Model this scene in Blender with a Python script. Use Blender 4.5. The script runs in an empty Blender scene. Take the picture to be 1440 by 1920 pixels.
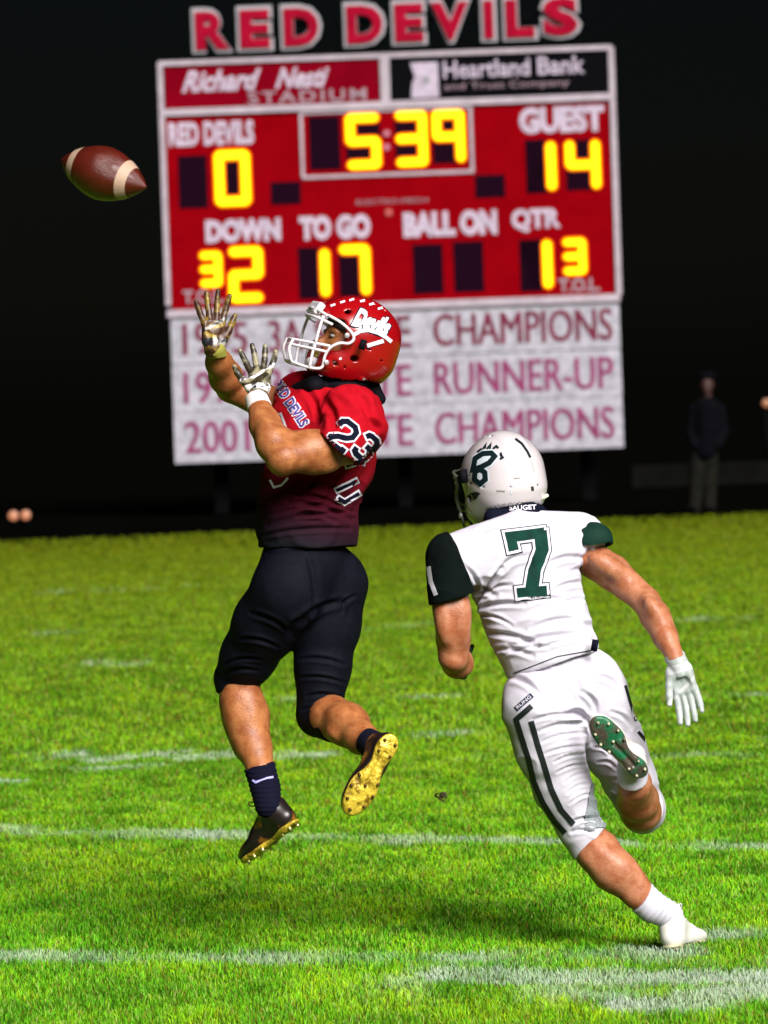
import bpy, bmesh, math, random
import numpy as np
from mathutils import Vector, Matrix
from mathutils.bvhtree import BVHTree

SC = bpy.context.scene
C = SC.collection
random.seed(3)
rng = np.random.default_rng(7)

# ------------------------------------------------------------------ camera
CAM_H = 1.82
F = 8000.0                      # focal length in pixels of a 1440 x 1920 picture
PITCH = math.atan(249 / F)
ROLL = math.radians(-2.1)
camd = bpy.data.cameras.new('camera')
cam = bpy.data.objects.new('camera', camd)
C.objects.link(cam)
SC.camera = cam
camd.sensor_fit = 'VERTICAL'
camd.sensor_height = 24.0
camd.lens = F / 1920 * 24.0
camd.clip_start = 0.1
camd.clip_end = 2000
CM = Matrix.Rotation(math.pi / 2 - PITCH, 3, 'X') @ Matrix.Rotation(ROLL, 3, 'Z')
cam.matrix_world = Matrix.Translation((0, 0, CAM_H)) @ CM.to_4x4()
camd.dof.use_dof = True
camd.dof.focus_distance = 13.35
camd.dof.aperture_fstop = camd.lens / 1000 / 0.028
SC.render.resolution_x, SC.render.resolution_y = 768, 1024

# ------------------------------------------------------------------ sky, sun, exposure
world = bpy.data.worlds.new('World')
SC.world = world
world.use_nodes = True
SUN_EL, SUN_AZ = math.radians(35), math.radians(25)   # behind the camera, to its right
wn = world.node_tree
wn.nodes.clear()
sky = wn.nodes.new('ShaderNodeTexSky')
sky.sky_type = 'NISHITA'
sky.sun_disc = False
sky.sun_elevation = SUN_EL
sky.sun_rotation = math.pi - SUN_AZ
bg = wn.nodes.new('ShaderNodeBackground')
bg.inputs['Strength'].default_value = 0.0004
wo = wn.nodes.new('ShaderNodeOutputWorld')
wn.links.new(sky.outputs[0], bg.inputs[0])
wn.links.new(bg.outputs[0], wo.inputs[0])
sund = bpy.data.lights.new('sun', 'SUN')
sun = bpy.data.objects.new('sun', sund)
C.objects.link(sun)
sund.energy = 5.0
sund.angle = math.radians(32)
sund.color = (1.0, 0.96, 0.93)
sdir = Vector((math.sin(SUN_AZ) * math.cos(SUN_EL), -math.cos(SUN_AZ) * math.cos(SUN_EL), math.sin(SUN_EL)))
sun.rotation_euler = sdir.to_track_quat('Z', 'Y').to_euler()
SC.view_settings.view_transform = 'Standard'
SC.view_settings.look = 'None'
SC.view_settings.exposure = 0.80
SC.view_settings.gamma = 1
SC.view_settings.use_curve_mapping = False


def ray(px, py):
    return CM @ Vector(((px - 720) / F, (960 - py) / F, -1.0))


def P(px, py, Y):
    r = ray(px, py)
    return Vector((0, 0, CAM_H)) + r * (Y / r.y)


# ------------------------------------------------------------------ materials
def mat(name, col, rough=0.6, metal=0.0, noise=0.0, nscale=30.0, col2=None, bump=0.0, bscale=200.0,
        emit=None, estr=0.0, spec=0.5, sheen=0.0, coat=0.0, sss=0.0, detail=4.0, sharp=None):
    m = bpy.data.materials.new(name)
    m.use_nodes = True
    nt = m.node_tree
    b = nt.nodes['Principled BSDF']
    b.inputs['Base Color'].default_value = (*col, 1)
    b.inputs['Roughness'].default_value = rough
    b.inputs['Metallic'].default_value = metal
    b.inputs['Specular IOR Level'].default_value = spec
    b.inputs['Sheen Weight'].default_value = sheen
    b.inputs['Coat Weight'].default_value = coat
    if sss:
        b.inputs['Subsurface Weight'].default_value = sss
        b.inputs['Subsurface Radius'].default_value = (0.02, 0.008, 0.004)
        b.inputs['Subsurface Scale'].default_value = 0.4
    if emit:
        b.inputs['Emission Color'].default_value = (*emit, 1)
        b.inputs['Emission Strength'].default_value = estr
    g = nt.nodes.new('ShaderNodeNewGeometry')
    if noise or col2:
        n = nt.nodes.new('ShaderNodeTexNoise')
        n.inputs['Scale'].default_value = nscale
        n.inputs['Detail'].default_value = detail
        nt.links.new(g.outputs['Position'], n.inputs['Vector'])
        mr = nt.nodes.new('ShaderNodeMapRange')
        lo, hi = sharp if sharp else (0.3, 0.7)
        mr.inputs['From Min'].default_value = lo
        mr.inputs['From Max'].default_value = hi
        nt.links.new(n.outputs['Fac'], mr.inputs['Value'])
        mx = nt.nodes.new('ShaderNodeMix')
        mx.data_type = 'RGBA'
        c2 = col2 if col2 else tuple(c * (1 - noise) for c in col)
        mx.inputs['A'].default_value = (*col, 1)
        mx.inputs['B'].default_value = (*c2, 1)
        nt.links.new(mr.outputs[0], mx.inputs['Factor'])
        nt.links.new(mx.outputs['Result'], b.inputs['Base Color'])
    if bump:
        n2 = nt.nodes.new('ShaderNodeTexNoise')
        n2.inputs['Scale'].default_value = bscale
        n2.inputs['Detail'].default_value = 3
        nt.links.new(g.outputs['Position'], n2.inputs['Vector'])
        bp = nt.nodes.new('ShaderNodeBump')
        bp.inputs['Strength'].default_value = bump
        bp.inputs['Distance'].default_value = 0.01
        nt.links.new(n2.outputs['Fac'], bp.inputs['Height'])
        nt.links.new(bp.outputs[0], b.inputs['Normal'])
    return m


# ------------------------------------------------------------------ object helpers
def tag(o, label=None, cat=None, group=None, kind=None):
    if label: o['label'] = label
    if cat: o['category'] = cat
    if group: o['group'] = group
    if kind: o['kind'] = kind
    return o


def empty(name, loc, label=None, cat=None, group=None):
    o = bpy.data.objects.new(name, None)
    o.empty_display_size = 0.2
    C.objects.link(o)
    o.location = loc
    return tag(o, label, cat, group)


def mkobj(name, V, faces, m, parent=None, smooth=True, label=None):
    """verts in world space; stored relative to the thing's base"""
    base = Vector((0, 0, 0))
    p = parent
    while p is not None:
        base = base + p.location
        p = p.parent
    V = np.asarray(V, dtype=np.float64).reshape(-1, 3) - np.array(base)
    cen = (V.min(0) + V.max(0)) / 2 if len(V) else np.zeros(3)
    me = bpy.data.meshes.new(name)
    me.from_pydata((V - cen).tolist(), [], [tuple(int(i) for i in f) for f in faces])
    me.update()
    if smooth:
        me.polygons.foreach_set('use_smooth', [True] * len(me.polygons))
    for mm in (m if isinstance(m, (list, tuple)) else [m]):
        me.materials.append(mm)
    o = bpy.data.objects.new(name, me)
    C.objects.link(o)
    o.location = cen
    if parent is not None:
        o.parent = parent
    if label:
        o['label'] = label
    return o


def bvh_of(o):
    off = Vector((0, 0, 0))
    p = o
    while p is not None:
        off = off + p.location
        p = p.parent
    me = o.data
    return BVHTree.FromPolygons([v.co + off for v in me.vertices], [tuple(p.vertices) for p in me.polygons])


def box_vf(c, h, R=None):
    V = []
    for sx in (-1, 1):
        for sy in (-1, 1):
            for sz in (-1, 1):
                v = Vector((sx * h[0], sy * h[1], sz * h[2]))
                if R is not None: v = R @ v
                V.append(Vector(c) + v)
    Fc = [(0, 1, 3, 2), (4, 6, 7, 5), (0, 4, 5, 1), (2, 3, 7, 6), (0, 2, 6, 4), (1, 5, 7, 3)]
    return V, Fc


def catmull(pts, n=6, closed=False):
    pts = [Vector(p) for p in pts]
    out = []
    N = len(pts)
    segs = N if closed else N - 1
    for i in range(segs):
        if closed:
            p0, p1, p2, p3 = pts[(i - 1) % N], pts[i], pts[(i + 1) % N], pts[(i + 2) % N]
        else:
            p1, p2 = pts[i], pts[i + 1]
            p0 = pts[i - 1] if i > 0 else p1 * 2 - p2
            p3 = pts[i + 2] if i + 2 < N else p2 * 2 - p1
        for k in range(n):
            t = k / n
            out.append(0.5 * ((2 * p1) + (p2 - p0) * t + (2 * p0 - 5 * p1 + 4 * p2 - p3) * t * t + (3 * p1 - p0 - 3 * p2 + p3) * t ** 3))
    if not closed:
        out.append(pts[-1])
    return out


def tube_vf(pts, r, ns=8, closed=False):
    V, Fc = [], []
    n = len(pts)
    up = Vector((0.13, 0.2, 0.97)).normalized()
    prev = None
    for i, p in enumerate(pts):
        a = pts[(i - 1) % n] if (closed or i > 0) else p
        b = pts[(i + 1) % n] if (closed or i < n - 1) else p
        t = (b - a).normalized()
        if prev is None:
            u = t.cross(up).normalized()
        else:
            u = (prev - t * prev.dot(t)).normalized()
        prev = u
        w = t.cross(u)
        rr = r[i] if isinstance(r, (list, tuple)) else r
        for k in range(ns):
            an = 2 * math.pi * k / ns
            V.append(p + u * (rr * math.cos(an)) + w * (rr * math.sin(an)))
    m = n if closed else n - 1
    for i in range(m):
        for k in range(ns):
            j = (i + 1) % n
            Fc.append((i * ns + k, i * ns + (k + 1) % ns, j * ns + (k + 1) % ns, j * ns + k))
    if not closed:
        Fc.append(tuple(range(ns - 1, -1, -1)))
        Fc.append(tuple((n - 1) * ns + k for k in range(ns)))
    return V, Fc


def join_vf(parts):
    V, Fc = [], []
    for v, f in parts:
        o = len(V)
        V.extend(v)
        Fc.extend([tuple(i + o for i in q) for q in f])
    return V, Fc


# ------------------------------------------------------------------ implicit surfaces
BIG = 5.0


class Cone:
    def __init__(s, a, b, ra, rb, caps=()):
        s.a, s.b, s.ra, s.rb = np.array(a, float), np.array(b, float), ra, rb
        s.caps = caps
        R = max(ra, rb)
        s.lo = np.minimum(s.a, s.b) - R
        s.hi = np.maximum(s.a, s.b) + R

    def __call__(s, X, Y, Z):
        ba = s.b - s.a
        L = float(ba @ ba) + 1e-12
        px, py, pz = X - s.a[0], Y - s.a[1], Z - s.a[2]
        t = np.clip((px * ba[0] + py * ba[1] + pz * ba[2]) / L, 0, 1)
        d = np.sqrt((px - t * ba[0]) ** 2 + (py - t * ba[1]) ** 2 + (pz - t * ba[2]) ** 2) - (s.ra + (s.rb - s.ra) * t)
        for c, n in s.caps:
            d = np.maximum(d, (X - c[0]) * n[0] + (Y - c[1]) * n[1] + (Z - c[2]) * n[2])
        return d


class Ell:
    def __init__(s, c, r, R=None):
        s.c, s.r = np.array(c, float), np.array(r, float)
        s.R = np.eye(3) if R is None else np.array(R, float)   # columns are the local axes
        e = np.sqrt(((s.R * s.r) ** 2).sum(1))
        s.lo, s.hi = s.c - e, s.c + e

    def __call__(s, X, Y, Z):
        px, py, pz = X - s.c[0], Y - s.c[1], Z - s.c[2]
        q = [px * s.R[0, i] + py * s.R[1, i] + pz * s.R[2, i] for i in range(3)]
        k0 = np.sqrt(sum((q[i] / s.r[i]) ** 2 for i in range(3)))
        k1 = np.sqrt(sum((q[i] / s.r[i] ** 2) ** 2 for i in range(3))) + 1e-9
        return k0 * (k0 - 1) / k1


class RBox:
    def __init__(s, c, h, rr, R=None):
        s.c, s.h, s.rr = np.array(c, float), np.array(h, float), rr
        s.R = np.eye(3) if R is None else np.array(R, float)
        e = np.abs(s.R) @ s.h
        s.lo, s.hi = s.c - e, s.c + e

    def __call__(s, X, Y, Z):
        px, py, pz = X - s.c[0], Y - s.c[1], Z - s.c[2]
        q = [np.abs(px * s.R[0, i] + py * s.R[1, i] + pz * s.R[2, i]) - (s.h[i] - s.rr) for i in range(3)]
        out = np.sqrt(sum(np.maximum(v, 0) ** 2 for v in q))
        return out + np.minimum(np.maximum(q[0], np.maximum(q[1], q[2])), 0) - s.rr


class Field:
    def __init__(s, lo, hi, h):
        s.h = h
        s.lo = np.array(lo, float)
        n = np.ceil((np.array(hi) - s.lo) / h).astype(int) + 1
        s.ax = [s.lo[i] + np.arange(n[i]) * h for i in range(3)]
        s.d = np.full(n, BIG, np.float32)

    def _sl(s, lo, hi, m):
        sl = []
        for i in range(3):
            a = int(max(0, math.floor((lo[i] - m - s.lo[i]) / s.h)))
            b = int(min(s.d.shape[i], math.ceil((hi[i] + m - s.lo[i]) / s.h) + 1))
            if b <= a: return None, None
            sl.append(slice(a, b))
        X = s.ax[0][sl[0]][:, None, None]
        Y = s.ax[1][sl[1]][None, :, None]
        Z = s.ax[2][sl[2]][None, None, :]
        return tuple(sl), (X, Y, Z)

    def add(s, p, k=0.02):
        sl, g = s._sl(p.lo, p.hi, k + 4 * s.h)
        if sl is None: return
        b = p(*g).astype(np.float32)
        a = s.d[sl]
        h = np.clip(0.5 + 0.5 * (b - a) / k, 0, 1)
        s.d[sl] = b * (1 - h) + a * h - k * h * (1 - h)

    def sub(s, p, k=0.004):
        sl, g = s._sl(p.lo, p.hi, k + 4 * s.h)
        if sl is None: return
        b = -p(*g).astype(np.float32)
        a = s.d[sl]
        h = np.clip(0.5 - 0.5 * (b - a) / k, 0, 1)
        s.d[sl] = b * (1 - h) + a * h + k * h * (1 - h)

    def cut(s, c, n):
        X, Y, Z = s.ax[0][:, None, None], s.ax[1][None, :, None], s.ax[2][None, None, :]
        pl = (X - c[0]) * n[0] + (Y - c[1]) * n[1] + (Z - c[2]) * n[2]
        s.d = np.maximum(s.d, pl.astype(np.float32))

    def mesh(s):
        v = s.d
        ins = v < 0
        nx, ny, nz = v.shape
        c = np.zeros((nx - 1, ny - 1, nz - 1), np.int8)
        for i in (0, 1):
            for j in (0, 1):
                for k in (0, 1):
                    c += ins[i:nx - 1 + i, j:ny - 1 + j, k:nz - 1 + k]
        act = (c > 0) & (c < 8)
        I = np.argwhere(act)
        idx = np.full(act.shape, -1, np.int64)
        idx[act] = np.arange(len(I))
        acc = np.zeros((len(I), 3))
        cnt = np.zeros(len(I))
        corners = [(i, j, k) for i in (0, 1) for j in (0, 1) for k in (0, 1)]
        cv = {q: v[I[:, 0] + q[0], I[:, 1] + q[1], I[:, 2] + q[2]].astype(float) for q in corners}
        for q in corners:
            for axs in range(3):
                if q[axs] == 0:
                    r = list(q); r[axs] = 1; r = tuple(r)
                    a, b = cv[q], cv[r]
                    m = (a < 0) != (b < 0)
                    t = np.where(m, a / np.where(m, a - b, 1), 0)
                    p = np.tile(np.array(q, float), (len(I), 1))
                    p[:, axs] += t
                    acc[m] += p[m]
                    cnt[m] += 1
        V = (I + acc / cnt[:, None]) * s.h + s.lo
        faces = []
        for axs in range(3):
            a1, a2 = (axs + 1) % 3, (axs + 2) % 3
            sl0 = [slice(None)] * 3; sl1 = [slice(None)] * 3
            sl0[axs] = slice(0, -1); sl1[axs] = slice(1, None)
            A, B = ins[tuple(sl0)], ins[tuple(sl1)]
            E = np.argwhere(A != B)
            ok = (E[:, a1] > 0) & (E[:, a2] > 0) & (E[:, a1] < v.shape[a1] - 1) & (E[:, a2] < v.shape[a2] - 1)
            E = E[ok]
            flip = A[E[:, 0], E[:, 1], E[:, 2]]
            def cell(d1, d2):
                q = E.copy(); q[:, a1] += d1; q[:, a2] += d2
                return idx[q[:, 0], q[:, 1], q[:, 2]]
            Q = np.stack([cell(-1, -1), cell(0, -1), cell(0, 0), cell(-1, 0)], 1)
            Q[~flip] = Q[~flip][:, ::-1]
            faces.append(Q)
        return V, np.concatenate(faces)


def sdf(prims, h, extra=None, pad=0.03):
    """prims: list of (prim, k) ; k<0 means subtract with |k|"""
    pos = [p for p, k in prims if k >= 0]
    lo = np.min([p.lo for p in pos], 0) - pad
    hi = np.max([p.hi for p in pos], 0) + pad
    f = Field(lo, hi, h)
    for p, k in prims:
        if k >= 0: f.add(p, max(k, 1e-4))
        else: f.sub(p, -k)
    if extra: extra(f)
    return f.mesh()


def vnoise(Pn, scale, seed=0):
    """smooth value noise in -1..1"""
    q = Pn * scale + 100.0 + seed * 17.3
    i = np.floor(q).astype(np.int64)
    f = q - i
    f = f * f * (3 - 2 * f)
    def hsh(a):
        n = (a[:, 0] * 73856093) ^ (a[:, 1] * 19349663) ^ (a[:, 2] * 83492791) ^ (seed * 2654435)
        n = (n ^ (n >> 13)) * 1274126177
        return ((n ^ (n >> 16)) & 0xffff) / 32767.5 - 1
    r = 0
    for dx in (0, 1):
        for dy in (0, 1):
            for dz in (0, 1):
                w = (f[:, 0] if dx else 1 - f[:, 0]) * (f[:, 1] if dy else 1 - f[:, 1]) * (f[:, 2] if dz else 1 - f[:, 2])
                r = r + w * hsh(i + np.array([dx, dy, dz]))
    return r


def vnormals(V, Fc):
    n = np.zeros_like(V)
    fn = np.cross(V[Fc[:, 2]] - V[Fc[:, 0]], V[Fc[:, 3]] - V[Fc[:, 1]])
    for i in range(4):
        np.add.at(n, Fc[:, i], fn)
    return n / (np.linalg.norm(n, axis=1, keepdims=True) + 1e-12)


def relax(V, Fc, it=2, lam=0.5):
    for _ in range(it):
        s = np.zeros_like(V); c = np.zeros(len(V))
        for a in range(4):
            b = (a + 1) % 4
            np.add.at(s, Fc[:, a], V[Fc[:, b]]); np.add.at(c, Fc[:, a], 1)
            np.add.at(s, Fc[:, b], V[Fc[:, a]]); np.add.at(c, Fc[:, b], 1)
        V = V + lam * (s / c[:, None] - V)
    return V


def folds(V, N, segs, side=None):
    """creases of cloth: segs = (px0,py0,px1,py1,Y,width m,depth m); displaced along the normal, only on the side facing the seam"""
    for (x0, y0, x1, y1, Y, w, dep) in segs:
        a, b = np.array(P(x0, y0, Y)), np.array(P(x1, y1, Y))
        ba = b - a
        ba2 = ba[[0, 2]]
        p = V[:, [0, 2]] - a[[0, 2]]
        L = ba2 @ ba2
        tt = (p @ ba2) / L
        t = np.clip(tt, 0, 1)
        bow = 0.012 * np.sin(np.clip(tt, 0, 1) * math.pi)
        nrm = np.array([-ba2[1], ba2[0]]) / math.sqrt(L)
        dd = p - t[:, None] * ba2
        dist = np.abs(dd @ nrm - bow)
        dist = np.where((tt < 0) | (tt > 1), np.linalg.norm(dd, axis=1), dist)
        taper = np.clip(np.sin(np.clip(t, 0.04, 0.96) * math.pi), 0, 1) ** 0.5
        g = np.exp(-(dist / w) ** 2) - 0.6 * np.exp(-((dist - 1.9 * w) / w) ** 2)
        face = np.clip(-N[:, 1] * 2.5, 0, 1)
        V = V - N * (1.7 * dep * g * taper * face)[:, None]
    return V


def cloth(name, prims, h, m, parent, extra=None, amp=0.004, scale=(9, 9, 14), seed=0, seg=(), rel=2, label=None, fine=0.0):
    V, Fc = sdf(prims, h, extra)
    V = relax(V, Fc, rel)
    N = vnormals(V, Fc)
    if amp:
        S = np.array(scale, float)
        n1 = vnoise(V * S, 1.0, seed)
        n2 = vnoise(V * S * 2.3 + n1[:, None] * 0.6, 1.0, seed + 1)
        rid = (1 - np.abs(n1)) ** 3
        V = V + N * (amp * (n2 * 0.5 + rid - 0.4))[:, None]
    if fine:
        V = V + N * (fine * vnoise(V, 90.0, seed + 5))[:, None]
    if len(seg):
        V = folds(V, N, seg)
    o = mkobj(name, V, Fc, m, parent, label=label)
    return o


# ------------------------------------------------------------------ flat shapes (pixel space, y down) and printing them on things
def text2d(s, off=0.0, shear=0.0, space=1.0, res=3, bold=False):
    cu = bpy.data.curves.new('t', 'FONT')
    cu.body = s
    cu.size = 1.0
    cu.offset = off
    cu.shear = shear
    cu.space_character = space
    cu.resolution_u = res
    cu.fill_mode = 'FRONT'
    o = bpy.data.objects.new('t', cu)
    C.objects.link(o)
    dg = bpy.context.evaluated_depsgraph_get()
    me = o.evaluated_get(dg).to_mesh()
    V = np.array([v.co[:2] for v in me.vertices]).reshape(-1, 2)
    Fc = [tuple(p.vertices) for p in me.polygons]
    o.evaluated_get(dg).to_mesh_clear()
    bpy.data.objects.remove(o)
    bpy.data.curves.remove(cu)
    return V, Fc


TCACHE = {}
def text_px(s, cx, cy, w, h, ang=-2.1, off=0.0, shear=0.0, space=1.0, grow=0.0, ref=None):
    """text fitted to a box w x h px at cx,cy, turned by ang degrees (clockwise positive in the picture)"""
    V, Fc = text2d(s, off, shear, space)
    lo, hi = V.min(0), V.max(0)
    V = (V - (lo + hi) / 2) / (hi - lo)
    V = V * np.array([w + grow * 2, h + grow * 2])
    V[:, 1] *= -1
    a = math.radians(ang)
    R = np.array([[math.cos(a), -math.sin(a)], [math.sin(a), math.cos(a)]])
    return V @ R.T + np.array([cx, cy]), Fc


def stroke2d(path, w, cap=0.0, closed=False):
    p = [np.array(q, float) for q in path]
    n = len(p)
    if not closed and cap:
        d = p[0] - p[1]; p[0] = p[0] + d / np.linalg.norm(d) * cap
        d = p[-1] - p[-2]; p[-1] = p[-1] + d / np.linalg.norm(d) * cap
    L, Rr = [], []
    for i in range(n):
        if closed or 0 < i < n - 1:
            d0 = p[i] - p[i - 1]; d1 = p[(i + 1) % n] - p[i]
        elif i == 0:
            d0 = d1 = p[1] - p[0]
        else:
            d0 = d1 = p[-1] - p[-2]
        d0 = d0 / np.linalg.norm(d0); d1 = d1 / np.linalg.norm(d1)
        n0 = np.array([-d0[1], d0[0]]); n1 = np.array([-d1[1], d1[0]])
        m = n0 + n1
        m = m / np.linalg.norm(m)
        k = min(1 / max(0.3, m @ n0), 2.0)
        L.append(p[i] + m * k * w / 2)
        Rr.append(p[i] - m * k * w / 2)
    V = np.array(L + Rr)
    Fc = []
    mseg = n if closed else n - 1
    for i in range(mseg):
        j = (i + 1) % n
        Fc.append((i, j, n + j, n + i))
    return V, Fc


def place2d(shape, cx, cy, w, h, ang, shear=0.0):
    """unit-box shape (0..1, y up) to pixels"""
    V, Fc = shape
    V = V.copy()
    V = V - 0.5
    V[:, 0] += shear * V[:, 1]
    V = V * np.array([w, -h])
    a = math.radians(ang)
    R = np.array([[math.cos(a), -math.sin(a)], [math.sin(a), math.cos(a)]])
    return V @ R.T + np.array([cx, cy]), Fc


def dice(V, Fc, step):
    bm = bmesh.new()
    vs = [bm.verts.new((float(v[0]), float(v[1]), 0)) for v in V]
    for f in Fc:
        try: bm.faces.new([vs[i] for i in f])
        except ValueError: pass
    lo, hi = V.min(0), V.max(0)
    for axs in (0, 1):
        x = lo[axs] + step
        no = [0, 0, 0]; no[axs] = 1
        while x < hi[axs]:
            co = [0, 0, 0]; co[axs] = float(x)
            bmesh.ops.bisect_plane(bm, geom=bm.verts[:] + bm.edges[:] + bm.faces[:], plane_co=co, plane_no=no)
            x += step
    bm.verts.index_update()
    V2 = np.array([v.co[:2] for v in bm.verts])
    F2 = [tuple(v.index for v in f.verts) for f in bm.faces]
    bm.free()
    return V2, F2


def print_on(name, shape, tree, Y0, m, parent, off=0.0015, step=6, label=None):
    """lay a flat print on the surface it belongs to: real vertices on the cloth or shell"""
    V2, F2 = dice(*shape, step)
    pts, ok = [], []
    for v in V2:
        o = P(v[0], v[1], Y0)
        d = ray(v[0], v[1]).normalized()
        hit = tree.ray_cast(o, d)
        if hit[0] is None:
            pts.append(o); ok.append(False)
            continue
        nn = hit[1]
        if nn.dot(d) > 0: nn = -nn
        pts.append(hit[0] + nn * off)
        ok.append(True)
    F3 = []
    for f in F2:
        if not all(ok[i] for i in f): continue
        yy = [pts[i].y for i in f]
        if max(yy) - min(yy) > 0.06: continue
        F3.append(tuple(reversed(f)))
    used = sorted({i for f in F3 for i in f})
    if not used: return None
    mp = {i: k for k, i in enumerate(used)}
    return mkobj(name, [pts[i] for i in used], [tuple(mp[i] for i in f) for f in F3], m, parent, label=label)


def on_plane(name, shape, Yp, m, parent, thick=0.0, smooth=False, label=None):
    """flat shape standing in the vertical plane at distance Yp, with thickness towards the field"""
    V2, F2 = shape
    Vw = [P(v[0], v[1], Yp) for v in V2]
    bm = bmesh.new()
    vs = [bm.verts.new(v) for v in Vw]
    for f in F2:
        try: bm.faces.new([vs[i] for i in f])
        except ValueError: pass
    if thick:
        bmesh.ops.recalc_face_normals(bm, faces=bm.faces[:])
        r = bmesh.ops.extrude_face_region(bm, geom=bm.faces[:])
        for e in r['geom']:
            if isinstance(e, bmesh.types.BMVert): e.co.y -= thick
        bmesh.ops.recalc_face_normals(bm, faces=bm.faces[:])
    bm.verts.index_update()
    V = [v.co.copy() for v in bm.verts]
    Fc = [tuple(v.index for v in f.verts) for f in bm.faces]
    bm.free()
    return mkobj(name, V, Fc, m, parent, smooth=smooth, label=label)


def rect_px(cx, cy, w, h, ang=-2.1):
    return place2d((np.array([[0, 0], [1, 0], [1, 1], [0, 1]], float), [(0, 1, 2, 3)]), cx, cy, w, h, ang)


# ================================================================== GROUND
EDGE_Y = 52.7
# painted lines on the turf: pixel strokes turned into ground strokes (x0,y0,x1,y1,width px,strength)
def ground_pt(px, py):
    r = ray(px, py)
    t = -CAM_H / r.z
    return np.array([r.x * t, r.y * t])

STROKES = [
    (-60, 1556, 400, 1569, 18, .8), (400, 1569, 760, 1577, 17, .9), (760, 1577, 1060, 1580, 15, .75), (1120, 1584, 1500, 1594, 16, .7),
    (-60, 1797, 330, 1798, 22, .85), (330, 1798, 720, 1801, 24, .8), (720, 1800, 1230, 1800, 26, .6),
    (840, 1832, 1120, 1836, 30, 1.1), (1100, 1838, 1500, 1838, 30, .97), (800, 1822, 1000, 1850, 22, .45), (980, 1790, 1500, 1792, 14, .5), (1190, 1784, 1300, 1788, 16, .9),
    (1175, 1888, 1330, 1888, 28, 1.0), (1320, 1878, 1500, 1856, 36, .97), (1060, 1868, 1300, 1886, 20, .5),
    (1340, 1757, 1500, 1752, 20, .9), (1340, 1812, 1500, 1806, 18, .55),
    (870, 1850, 1500, 1862, 80, .22), (1150, 1815, 1500, 1812, 60, .3),
    (140, 1445, 290, 1440, 8, .65), (190, 1428, 330, 1412, 9, .95), (30, 1420, 130, 1418, 16, .5), (-60, 1470, 40, 1468, 6, .8),
    (360, 1420, 440, 1416, 16, .5), (530, 1420, 590, 1418, 12, .85), (60, 1445, 110, 1442, 8, .45),
    (790, 1380, 860, 1377, 9, .45), (760, 1308, 840, 1306, 8, .4), (1190, 1310, 1360, 1306, 6, .5), (1360, 1306, 1500, 1304, 6, .4),
    (400, 1310, 470, 1308, 8, .25), (560, 1312, 640, 1311, 10, .2), (100, 1250, 230, 1245, 12, .3), (1240, 1165, 1400, 1160, 7, .5),
    (690, 1180, 780, 1170, 10, .25), (300, 1105, 360, 1102, 8, .35), (130, 1110, 200, 1108, 8, .2), (20, 1190, 120, 1188, 8, .18),
    (1100, 1420, 1240, 1425, 10, .25), (880, 1425, 960, 1425, 10, .25), (1250, 1420, 1440, 1418, 12, .25),
    (1200, 1395, 1440, 1390, 8, .2), (880, 1210, 900, 1212, 8, .2),
]

def paint(XY):
    s = np.zeros(len(XY))
    n1 = vnoise(np.c_[XY * [5, 2.5], np.zeros(len(XY))], 1.0, 3)
    n2 = vnoise(np.c_[XY * [30, 14], np.zeros(len(XY))], 1.0, 4)
    for (x0, y0, x1, y1, w, k) in STROKES:
        a, b = ground_pt(x0, y0), ground_pt(x1, y1)
        my, mx = (y0 + y1) / 2, (x0 + x1) / 2
        hw = abs(ground_pt(mx, my - w / 2)[1] - ground_pt(mx, my + w / 2)[1]) / 2
        ba = b - a
        t = np.clip(((XY - a) @ ba) / (ba @ ba), 0, 1)
        dv = XY - a - t[:, None] * ba
        dist = np.sqrt((dv[:, 0] * 1.5) ** 2 + dv[:, 1] ** 2) / hw
        e = np.clip(1.25 - dist + 0.35 * n2, 0, 1)
        s = np.maximum(s, np.clip(e * 1.5, 0, 1) * np.clip(k * 0.56 + (0.3 if k >= .95 else 0) + 0.42 * n1, 0, 1))
    return s


def turf_col(XY, jitter=1.0):
    n = len(XY)
    z = np.zeros(n)
    big = vnoise(np.c_[XY * [0.35, 0.22], z], 1.0, 11)
    mid = vnoise(np.c_[XY * [1.3, 0.7], z], 1.0, 12)
    sm = vnoise(np.c_[XY * [7, 4], z], 1.0, 13)
    g = np.array([0.110, 0.42, 0.012])
    y = np.array([0.33, 0.49, 0.008])
    dk = np.array([0.045, 0.19, 0.002])
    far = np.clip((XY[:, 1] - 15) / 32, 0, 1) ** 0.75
    f = np.clip(0.16 + 0.32 * mid + 0.35 * sm + 0.35 * far + jitter * rng.normal(0, .28, n), 0, 1)
    c = g * (1 - f[:, None]) + y * f[:, None]
    f2 = np.clip(-0.28 - 0.5 * big - 0.45 * mid - 0.5 * sm + jitter * rng.normal(0, .2, n), 0, 0.8)
    c = c * (1 - f2[:, None]) + dk * f2[:, None]
    c = c * np.clip(1 + 0.30 * sm + jitter * rng.normal(0, .30, n), .35, 1.9)[:, None]
    pale = (rng.random(n) < 0.10)[:, None] * jitter
    c = c * (1 - pale) + np.array([0.33, 0.50, 0.09]) * pale
    straw = (rng.random(n) < 0.05 + 0.10 * far)[:, None] * jitter
    c = c * (1 - straw) + np.array([0.26, 0.20, 0.03]) * straw
    far_tone = np.array([0.115, 0.135, 0.001])  # turf drifts to a duller olive with distance
    c = c * (1 - 0.85 * far[:, None]) + far_tone * (0.85 * far[:, None])
    return c


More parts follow.
